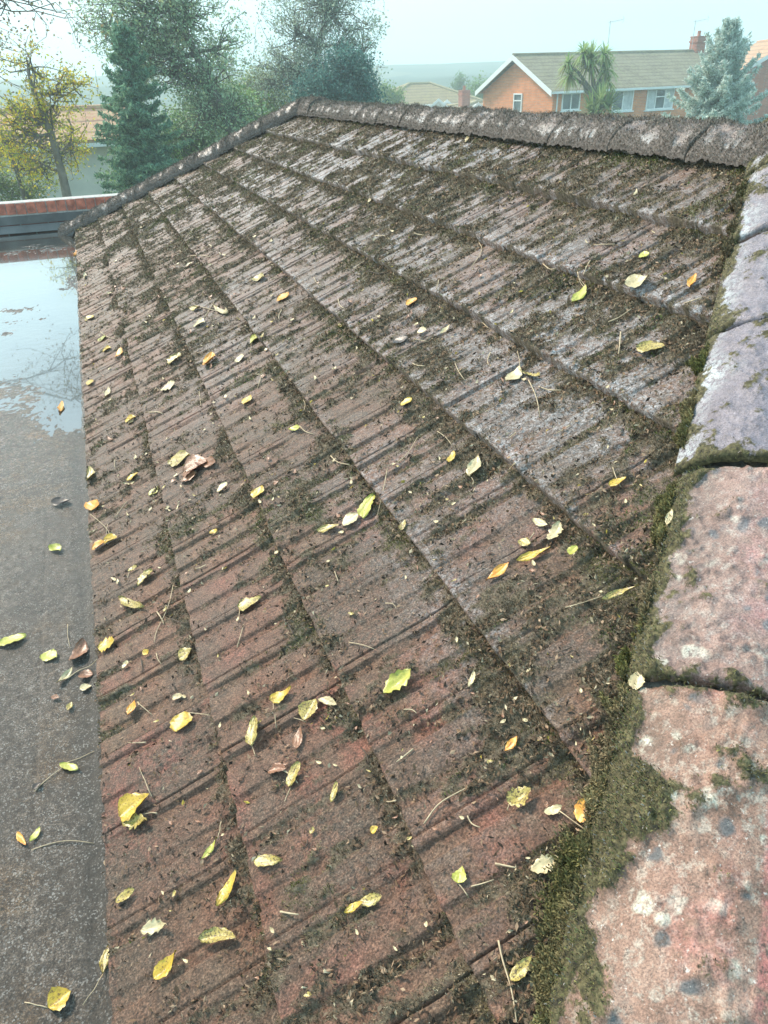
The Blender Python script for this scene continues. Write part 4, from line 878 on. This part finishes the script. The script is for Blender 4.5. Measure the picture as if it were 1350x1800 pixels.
def chimney(h, P, zb, zt, w_=.55, pots=1, mat=None):
    mb = MB(); mb.box((P[0], P[1], (zb+zt)/2), (w_, w_*1.1, zt-zb)); mb.box((P[0], P[1], zt-.22), (w_+.09, w_*1.1+.09, .09)); mb.box((P[0], P[1], zt+.03), (w_+.05, w_*1.1+.05, .06))
    c_ = mb.build('chimney', mat or M['chimney'], h)
    for i in range(pots): mb = MB(); x = (i-(pots-1)/2)*.24; mb.tube([(P[0]+x, P[1], zt+.05), (P[0]+x, P[1], zt+.15), (P[0]+x, P[1], zt+.34)], [.12, .095, .105], 10); mb.build('chimney_pot', M['pot'], c_)
    return c_
Pc = A0 + d*(L-.9) + g*(Wd/2); chimney(H1, Pc, zr-.9, zr+.85, .62)
def aerial(h, P, zb, zt, ln=.8):
    mb = MB(); mb.tube([(P[0], P[1], zb), (P[0], P[1], zt)], .02, 6); a = np.array([P[0], P[1], zt-.08]); v_ = r_*.9+e_*.2; tip = a+v_*ln + np.array([0, 0, .12])
    mb.tube([a-v_*.15, tip], .014, 5)
    for i in range(9): c_ = a + (tip-a)*(i/8); w_ = np.array([0, 0, 1.])*.5+e_*.8; w_ = w_/np.linalg.norm(w_)*(.30 if i < 8 else .35)*(.55+.05*i); mb.tube([c_-w_/2, c_+w_/2], .008, 4)
    for s_ in (-1, 1): mb.tube([tip+np.array([0, 0, .16*s_])-v_*.05, tip+v_*.05+np.array([0, 0, .03*s_])], .012, 4)
    mb.build('tv_aerial', M['metal'], h)
aerial(H1, Pc - d*.45, zr-.1, far(1221, 32, 55)[2]); Pm = A0 + d*6.3 + g*Wd*.5; aerial(H1, Pm, zr-.2, far(1046, 34, 50.5)[2])
# second brick house at the right edge
A2 = far(1296, 152, 62); e2 = np.array([A2[0]-CX, A2[1], 0]); e2 /= np.linalg.norm(e2); r2_ = np.array([e2[1], -e2[0], 0])
zap = far(1332, 72, 62)[2]
H2 = gable_house('brick_house', 'red brick house cut by the right edge behind the blue spruce', A2, e2*.97-r2_*.24, 9.0, r2_*.97+e2*.24, 6.4, far(1296, 128, 62)[2], zap, M['house_brick2'], M['roof_terra'])
# brown roofed bungalow in the middle distance
def hip_house(name, label, A, d, L, g, Wd, ze, zr, wallm, roofm):
    A = np.array([A[0], A[1], GZ]); h = thing(name, label, 'bungalow', tuple(A)); up = np.array([0, 0, 1.]); He = ze-GZ; Hr = zr-GZ
    mb = MB(); mb.prism([A, A+g*Wd, A+g*Wd+up*He, A+up*He], d*L); mb.build('wall', wallm, h)
    o = .35; c_ = [A-d*o-g*o+up*(He+.02), A+d*(L+o)-g*o+up*(He+.02), A+d*(L+o)+g*(Wd+o)+up*(He+.02), A-d*o+g*(Wd+o)+up*(He+.02)]
    r0, r1 = A+d*Wd*.45+g*Wd/2+up*Hr, A+d*(L-Wd*.45)+g*Wd/2+up*Hr
    mb = MB(); mb.add(c_+[r0, r1], [(0, 1, 5, 4), (1, 2, 5), (2, 3, 4, 5), (3, 0, 4), (3, 2, 1, 0)]); rf = mb.build('roof', roofm, h)
    mb = MB(); 
    for p_, q_ in ((r0, r1), (c_[0], r0), (c_[1], r1), (c_[2], r1), (c_[3], r0)): mb.tube([p_+up*.03, q_+up*.03], .11, 6)
    mb.build('ridge_tile', M['pot'] if roofm == M['roof_terra'] else simple('pale_ridge', (.42, .34, .20), .8), rf)
    mb = MB(); mb.prism([c_[0]-up*.16, c_[0]-up*.01, c_[0]-up*.01+g*.1, c_[0]-up*.16+g*.1], d*(L+2*o)); mb.build('gutter', M['white'], h); return h, r0, r1
A3 = far(668, 186, 70); e3 = np.array([A3[0]-CX, A3[1], 0]); e3 /= np.linalg.norm(e3); r3_ = np.array([e3[1], -e3[0], 0])
d3 = r3_*.98+e3*.2; g3 = e3*.98-r3_*.2
H3, ra, rb = hip_house('bungalow', 'bungalow with brown hipped roof and pale ridge lines beyond the moss ridge', A3, d3, 8.6, g3, 7.5, far(690, 186, 70)[2], far(745, 147, 74)[2], M['render'], M['roof_brown'])
def porch_gable(h, u, v, D, hw, zb):
    p = far(u, v, D); mb = MB(); up = np.array([0, 0, 1.])
    L_ = p - r3_*hw*1.0 - up*hw*.8; R_ = p + r3_*hw - up*hw*.8
    for q in (L_, R_):
        dv = (p-q); mb.prism([q-up*.12, q+up*.10, p+up*.10, p-up*.12], -e3*.08)
    b_ = mb.build('bargeboard', M['white'], h)
    mb = MB(); mb.prism([L_-up*.05, p-up*.05, R_-up*.05, (R_[0], R_[1], zb), (L_[0], L_[1], zb)], e3*2.0); mb.build('gable_wall', M['render'], h)
for (u_, v_, hw_) in ((771, 175, 1.0), (786, 177, .9)): porch_gable(H3, u_, v_, 66 if u_ < 780 else 68.5, hw_, GZ)
A4 = far(800, 193, 62); H4, ra4, rb4 = hip_house('bungalow', 'low bungalow with white gable and red chimney left of the orange brick house', A4, d3, 5.6, g3, 5.5, far(800, 196, 62)[2], far(830, 181, 64)[2], M['render'], M['roof_grey'])
porch_gable(H4, 841, 182, 60.5, .8, GZ)
pc = far(816, 168, 63); chimney(H4, pc, GZ+1.6, far(816, 160, 63)[2], .62, 1)
# pale walled house glimpsed through the trees on the left
A5 = far(-60, 262, 25); e5 = np.array([A5[0]-CX, A5[1], 0]); e5 /= np.linalg.norm(e5); r5 = np.array([e5[1], -e5[0], 0])
H5 = gable_house('rendered_house', 'white walled house with orange tiled roof glimpsed behind the autumn trees at the left', A5, r5, 4.7, e5, 4.5, A5[2], far(60, 205, 27)[2], M['render'], M['roof_terra'], .3)

# ------------------------------------------------------------------ trees
M['bark'] = simple('tree_bark', (.17, .15, .125), .9, .35, 6, .5, .02); M['palebark'] = simple('pale_bark', (.20, .175, .14), .9, .35, 6, .5, .02)
def foliage_mat(name, tr=0.45):
    m = Mat(name, 0.6, 0.3); c = m.attr('col', True); m.base(c)
    t_ = m.n('ShaderNodeBsdfTranslucent'); m.l(c, t_.inputs['Color']); mxs = m.n('ShaderNodeMixShader'); mxs.inputs[0].default_value = tr
    out = m.t.nodes['Material Output']; m.l(m.b.outputs[0], mxs.inputs[1]); m.l(t_.outputs[0], mxs.inputs[2]); m.l(mxs.outputs[0], out.inputs['Surface']); return m.m
M['leaf'] = foliage_mat('foliage')
def leaf_quads(P, size, cols, name, parent, aspect=.55, droop=0.0):
    n = len(P); size = np.broadcast_to(size, (n,))*rng.uniform(.6, 1.4, n)
    a = rng.normal(0, 1, (n, 3)); a[:, 2] -= droop; a /= np.linalg.norm(a, axis=1)[:, None]; b = np.cross(a, rng.normal(0, 1, (n, 3))); b /= np.linalg.norm(b, axis=1)[:, None]
    a = a*size[:, None]; b = b*size[:, None]*aspect; off = parent_loc(parent)
    V = np.stack([P-a, P+b*1.0-a*.1, P+a, P-b*1.0-a*.1], 1).reshape(-1, 3) - off
    return mesh_obj(name, V, np.arange(n*4).reshape(n, 4), M['leaf'], parent, False, {'col': cols})
def pick_cols(n, pal, wts, jit=.35):
    ci = rng.choice(len(pal), n, p=np.array(wts)/sum(wts)); return np.array(pal)[ci]*rng.uniform(1-jit, 1+jit, n)[:, None]
def wander(a, b, n, amp):
    a = np.array(a, float); b = np.array(b, float); L = np.linalg.norm(b-a); out = []
    o = np.zeros(3)
    for i in range(n+1):
        t = i/n
        if 0 < i < n: o = o*.6 + rng.normal(0, amp*L, 3)
        out.append(a+(b-a)*t + o*math.sin(math.pi*t)**.5)
    return out
def tree(name, label, cat, D, trunk, crowns, leaf, pal, wts, bark='bark', tr_r=.12, group=None, twigs=26, leaves=2500, depth=1.0, clump=.16, base_to_ground=True, twr=.012):
    """trunk: photo pixels bottom to top; crowns: (u, v, ru, rv, weight) ellipses in photo pixels at distance D"""
    pts = [far(u, v, D) for u, v in trunk]
    if base_to_ground: pts = [np.array([pts[0][0]+.1, pts[0][1], GZ])] + pts
    t = thing(name, label, cat, tuple(pts[0]), group)
    mb = MB(); n = len(pts); mb.tube(pts, [tr_r*(1-.75*i/(n-1)) for i in range(n)], 8)
    allL = []
    e = ray(crowns[0][0], crowns[0][1]); e = np.array([e[0], e[1], 0]); e /= np.linalg.norm(e); r = np.array([e[1], -e[0], 0]); up = np.array([0, 0, 1.])
    for (cu, cv, ru, rv, wgt) in crowns:
        c = far(cu, cv, D); sx, sz = ru*D/F, rv*D/F; sy = (sx+sz)/2*depth
        st = min(pts[1:], key=lambda p: np.linalg.norm(p-c)+max(0, p[2]-c[2])*1.5)
        lim = wander(st, c, 5, .07); lr = tr_r*.36*wgt**.3; mb.tube(lim, [lr*(1-.6*i/5) for i in range(6)], 6)
        for k in range(int(twigs*wgt)):
            q = rng.normal(0, 1, 3); q /= np.linalg.norm(q); q *= rng.uniform(.45, 1.05)
            E = c + r*q[0]*sx + e*q[1]*sy + up*q[2]*sz; s_ = lim[rng.integers(1, 6)]
            tw = wander(s_, E, 4, .10); mb.tube(tw, [twr*(1.6-1.2*i/4) for i in range(5)], 3)
            for _ in range(2):
                s2 = tw[rng.integers(1, 5)]; E2 = s2 + rng.normal(0, .22*(sx+sz)/2, 3)+up*.05; mb.tube(wander(s2, E2, 2, .1), [twr*.7, twr*.5, twr*.3], 3)
                m_ = int(leaves*wgt/(int(twigs*wgt)*2)*.35)
                if m_ > 0: allL.append(s2+(E2-s2)*rng.uniform(.3, 1.1, m_)[:, None]+rng.normal(0, clump*.6, (m_, 3)))
            m_ = int(leaves*wgt/int(twigs*wgt)*.65*rng.uniform(.3, 1.7)); tt = rng.uniform(.4, 1.05, m_)[:, None]
            if m_ > 0: allL.append(tw[2]+(np.array(tw[4])-tw[2])*tt + rng.normal(0, clump, (m_, 3)))
    mb.build('trunk', M[bark], t, True)
    if allL:
        P = np.concatenate(allL); leaf_quads(P, leaf*.88, pick_cols(len(P), np.minimum(np.array(pal)*1.15, .8), wts), 'crown', t)
    return t
GRN = [(.085, .115, .055), (.12, .15, .07), (.055, .085, .045)]
tree('autumn_tree', 'thin autumn tree with sparse yellow leaves at the left edge', 'tree', 17, [(118, 345), (108, 300), (90, 235), (60, 165), (48, 120)],
     [(30, 190, 42, 40, 1.2), (10, 240, 40, 45, 1.0), (60, 120, 60, 55, .8), (95, 185, 45, 50, .8), (140, 150, 30, 40, .6), (30, 300, 45, 35, .5), (120, 250, 40, 50, .5)], .032, [(.62, .50, .05), (.42, .42, .06), (.55, .33, .06), (.22, .26, .07)], [4, 3, 1, 2], 'palebark', .11, None, 24, 900, 1.0, .08, True, .010)
tree('bare_tree', 'nearly bare tree whose twigs hang over the top left corner', 'tree', 11, [(-420, 360), (-330, 160), (-180, 60), (-60, -20)],
     [(20, 20, 130, 60, .9), (70, -10, 130, 60, .7), (0, 90, 110, 70, .5)], .022, [(.16, .13, .09), (.26, .22, .12), (.34, .30, .12)], [5, 3, 1], 'bark', .045, None, 20, 420, 1.0, .18, True, .005)
tree('silver_tree', 'tall leaning tree with two dark trunks and small grey green leaves', 'tree', 20, [(418, 250), (395, 205), (368, 150), (345, 95), (320, 50), (300, 10)],
     [(260, 20, 70, 45, 1.4), (330, 30, 60, 60, 1.4), (225, 95, 50, 50, 1.2), (300, 120, 65, 50, 1.4), (370, 140, 55, 60, 1.1), (400, 70, 40, 45, .35), (350, 200, 70, 50, 1.2), (290, -40, 120, 50, 1.2), (190, 50, 45, 50, .8), (420, 200, 50, 40, .8)], .036,
     [(.29, .40, .25), (.42, .52, .34), (.20, .28, .18), (.54, .56, .28)], [5, 4, 3, 1], 'bark', .17, None, 38, 1800, .9, .12)
tree('silver_tree', 'broad feathery tree left of the brown roofed bungalow', 'tree', 27, [(560, 195), (545, 140), (560, 80), (575, 20), (585, -40)],
     [(520, 60, 62, 60, 1.2), (590, 30, 75, 60, 1.3), (640, 90, 48, 55, .9), (500, 120, 55, 50, 1.2), (570, -20, 100, 40, 1.2), (560, 110, 60, 50, 1.), (470, 140, 40, 40, .7), (655, 150, 32, 35, .5)], .042,
     [(.30, .37, .28), (.42, .48, .37), (.20, .26, .21), (.48, .47, .32)], [5, 4, 3, 1], 'bark', .15, None, 46, 1900, .9, .14)
tree('silver_tree', 'second trunk of small leaved tree leaning left behind the fir', 'tree', 21.5, [(440, 240), (405, 190), (360, 120), (330, 70), (280, 30)],
     [(300, 70, 60, 50, 1.0), (390, 110, 45, 50, .7), (240, 140, 40, 40, .6)], .036, [(.30, .38, .28), (.42, .49, .37), (.52, .53, .32)], [5, 4, 1], 'bark', .17, None, 26, 1300, .9, .12)
def shrub(name, label, D, crowns, leaf, pal, wts, leaves=3000, clump=.14, cat='shrub', group=None):
    u, v = crowns[0][0], crowns[0][1]+20
    return tree(name, label, cat, D, [(u, v), (u+3, v-18)], crowns, leaf, pal, wts, 'bark', .06, group, 30, leaves, 1.0, clump, True, .012)
shrub('evergreen_shrub', 'dense blue green evergreen behind the far end of the ridge', 24, [(605, 150, 62, 45, 1.6), (640, 165, 50, 35, 1.2), (560, 165, 50, 30, 1.), (610, 115, 35, 30, .8)], .040, [(.09, .19, .165), (.13, .25, .21), (.05, .12, .11)], [4, 3, 3], 5200, .14)
shrub('green_shrub', 'mid green shrub filling the gap above the far hip', 22, [(300, 260, 75, 50, 1.4), (360, 240, 60, 45, 1.3), (430, 190, 60, 40, 1.1), (250, 310, 60, 40, 1.)], .045, [(.17, .28, .11), (.25, .35, .14), (.11, .18, .09)], [4, 3, 2], 3600, .16)
shrub('yellowing_shrub', 'yellow green shrub between the two feathery trees', 30, [(460, 165, 55, 38, 1.2), (400, 200, 50, 40, 1.0), (490, 175, 40, 30, .7)], .055, [(.22, .26, .08), (.30, .32, .10), (.14, .16, .06)], [4, 3, 2], 3000, .2)
shrub('yellowing_shrub', 'yellow leaved shrub hiding the pale wall behind the autumn tree', 19, [(20, 250, 60, 40, 1.2), (80, 300, 50, 30, .8), (130, 230, 30, 40, .6)], .035, [(.55, .50, .08), (.38, .40, .10), (.5, .32, .08)], [4, 3, 1], 900, .16)
shrub('green_shrub', 'low green shrub at the far left behind the parapet', 22, [(-5, 325, 50, 30, 1.0), (60, 335, 40, 22, .6)], .04, [(.20, .24, .07), (.12, .17, .06)], [3, 3], 1800, .14)
shrub('garden_tree', 'small light green tree right of the bungalow chimney', 80, [(843, 160, 18, 20, 1.0), (850, 178, 16, 14, .6)], .11, [(.20, .30, .09), (.14, .22, .07)], [3, 2], 2200, .3, 'tree')
shrub('garden_tree', 'small yellow green tree at the left end of the bungalow roof', 60, [(690, 178, 18, 20, 1.0), (675, 165, 14, 16, .6)], .085, [(.24, .32, .10), (.14, .22, .07)], [3, 2], 2200, .24, 'tree')
shrub('garden_tree', 'round tree standing between the two bungalow roofs', 95, [(808, 150, 14, 14, .8)], .12, [(.16, .24, .10), (.12, .18, .07)], [3, 2], 1600, .3, 'tree')
# conifers
def conifer(name, label, D, base_v, top, width_px, nl, pal, wts, needles, nsize, trunk_r=.14, irregular=.25, power=.85, up_tip=.15):
    u0, vt = top; T = far(u0, vt, D); B = np.array([T[0], T[1], GZ]); H = T[2]-GZ; t = thing(name, label, 'tree', tuple(B)); mb = MB()
    mb.tube([B, B+(T-B)*.5, B+(T-B)*.85, T], [trunk_r, trunk_r*.6, trunk_r*.22, .012], 8); R_ = width_px*D/F; zb = far(u0, base_v, D)[2]; P = []
    for i in range(nl):
        f = (i+.5)/nl; z = zb+(T[2]-zb)*f; nb = int(7+5*(1-f)); a0 = rng.uniform(0, 6.28)
        for j in range(nb):
            a = a0+6.283*j/nb+rng.uniform(-.25, .25); L = R_*(1-f)**power*rng.uniform(1-irregular*1.6, 1+irregular) + .10; dr = np.array([math.cos(a), math.sin(a), 0])
            s_ = np.array([B[0], B[1], z+rng.uniform(-.12, .12)]); tip = s_ + dr*L + np.array([0, 0, (-.18*(1-f)+up_tip*f*2+.1)*L]); md = s_+dr*L*.5+np.array([0, 0, -.06*L]); mb.tube([s_, md, tip], [.022, .014, .005], 4)
            sd = np.array([-dr[1], dr[0], 0]); nn = int(needles*(L/R_+.12))
            tt = rng.uniform(.12, 1.03, nn)[:, None]; lat = rng.uniform(-1, 1, nn)[:, None]*(1.08-tt)*L*.42
            base = s_*(1-tt)**2+2*md*tt*(1-tt)+tip*tt**2
            # side sprays in discrete twigs
            lat = np.sign(lat)*np.abs(lat); tq = np.round(tt*9)/9*.7+tt*.3
            base = s_*(1-tq)**2+2*md*tq*(1-tq)+tip*tq**2
            P.append(base + sd*lat + dr*np.abs(lat)*.5 + rng.normal(0, .022+.012*D/30, (nn, 3)) - np.array([0, 0, .12])*np.abs(lat))
    P.append(T + np.stack([rng.normal(0, .02, 60), rng.normal(0, .02, 60), rng.uniform(-.5, .03, 60)], 1))
    mb.build('trunk', M['bark'], t, True); P = np.concatenate(P); leaf_quads(P, nsize, pick_cols(len(P), pal, wts, .3), 'crown', t, .28); print(name, len(P)); return t
conifer('fir_tree', 'dark green fir with layered boughs standing left of the leaning trunks', 19, 370, (212, 40), 72, 22, [(.14, .27, .18), (.21, .37, .24), (.30, .47, .28), (.09, .18, .13)], [4, 4, 3, 2], 260, .055, .16, .35)
conifer('spruce_tree', 'pale blue spruce with a spiky top in front of the brick house', 30, 250, (1284, 42), 66, 26, [(.60, .67, .60), (.70, .75, .68), (.40, .50, .44)], [4, 3, 3], 420, .065, .13, .36, .95, .5)
# cordyline palm
def rosette(mb, c, n, Lb, Vs, Fs, Cs, droop, upb=.2):
    for i in range(n):
        a = rng.uniform(0, 6.283); el = math.asin(rng.uniform(-.75, 1.0)); dr = np.array([math.cos(a)*math.cos(el), math.sin(a)*math.cos(el), math.sin(el)+upb]); dr /= np.linalg.norm(dr)
        L = Lb*rng.uniform(.7, 1.1); sd = np.cross(dr, (0, 0, 1)); sd = sd/(np.linalg.norm(sd)+1e-6)*.042; p = c+dr*.05; b = len(Vs); k = 5
        for q in range(k+1):
            t_ = q/k; w_ = (1-t_)**.6*(1 if q else .6); pt = p+dr*L*t_ - np.array([0, 0, 1])*droop*L*t_*t_*(1-abs(dr[2])*.5); Vs += [pt-sd*w_, pt+sd*w_]
        dead = dr[2] < -.25; col_ = np.array((.30, .30, .12) if dead else [(.34, .46, .17), (.44, .54, .22), (.24, .35, .13)][rng.integers(0, 3)])*rng.uniform(.75, 1.25)
        for q in range(k): Fs.append((b+2*q, b+2*q+1, b+2*q+3, b+2*q+2)); Cs.append(col_)
Dp = 37; base = far(1046, 175, Dp); pal_ = thing('palm_tree', 'cordyline palm with several spiky heads in front of the brick house', 'palm', (base[0], base[1], GZ)); mb = MB()
b0 = np.array([base[0], base[1], GZ]); f1 = far(1046, 172, Dp); heads = [(1040, 103, 1.25, 150), (1012, 128, 1.0, 95), (1068, 118, .95, 90), (1026, 90, .9, 90), (1062, 92, .8, 80), (1005, 108, .7, 50), (1074, 140, .75, 60)]
mb.tube([b0, f1], [.16, .12], 8); Vs = []; Fs = []; Cs = []
for (u, v, Lb, n_b) in heads:
    c = far(u, v+4, Dp)+rng.normal(0, .25, 3)*np.array([.4, 1, 0]); mb.tube(wander(f1, c, 4, .05), [.10, .085, .07, .06, .05], 6); rosette(mb, c, n_b, Lb*.85, Vs, Fs, Cs, .55)
mb.build('trunk', M['palebark'], pal_, True); mesh_obj('crown', np.array(Vs)-parent_loc(pal_), Fs, M['leaf'], pal_, False, {'col': np.array(Cs)})
Vs = []; Fs = []; Cs = []; c = far(1052, 196, 36); p2 = thing('palm_tree', 'young green spiky palm at the foot of the tall cordyline', 'palm', (c[0], c[1], GZ)); mb = MB(); mb.tube([(c[0], c[1], GZ), c], [.14, .1], 8); mb.build('trunk', M['palebark'], p2, True)
for (u, v) in ((1052, 194), (1040, 198), (1066, 192), (1056, 180)): rosette(mb, far(u, v, 36), 80, 1.0, Vs, Fs, Cs, .3, .5)
mesh_obj('crown', np.array(Vs)-parent_loc(p2), Fs, M['leaf'], p2, False, {'col': np.array(Cs)*.8})

# ------------------------------------------------------------------ haze
HB = MB(); HB.box((0, 0, (GZ-1.5+22)/2), (1040, 1040, 22-GZ+1.5)); m_ = bpy.data.materials.new('haze'); m_.use_nodes = True; t_ = m_.node_tree; t_.nodes.remove(t_.nodes['Principled BSDF'])
pv = t_.nodes.new('ShaderNodeVolumePrincipled'); pv.inputs['Color'].default_value = (.80, .95, 1.0, 1); pv.inputs['Density'].default_value = 0.0036; pv.inputs['Anisotropy'].default_value = 0.2
t_.links.new(pv.outputs[0], t_.nodes['Material Output'].inputs['Volume'])
tag(HB.build('haze', m_), None, None, None, 'stuff')
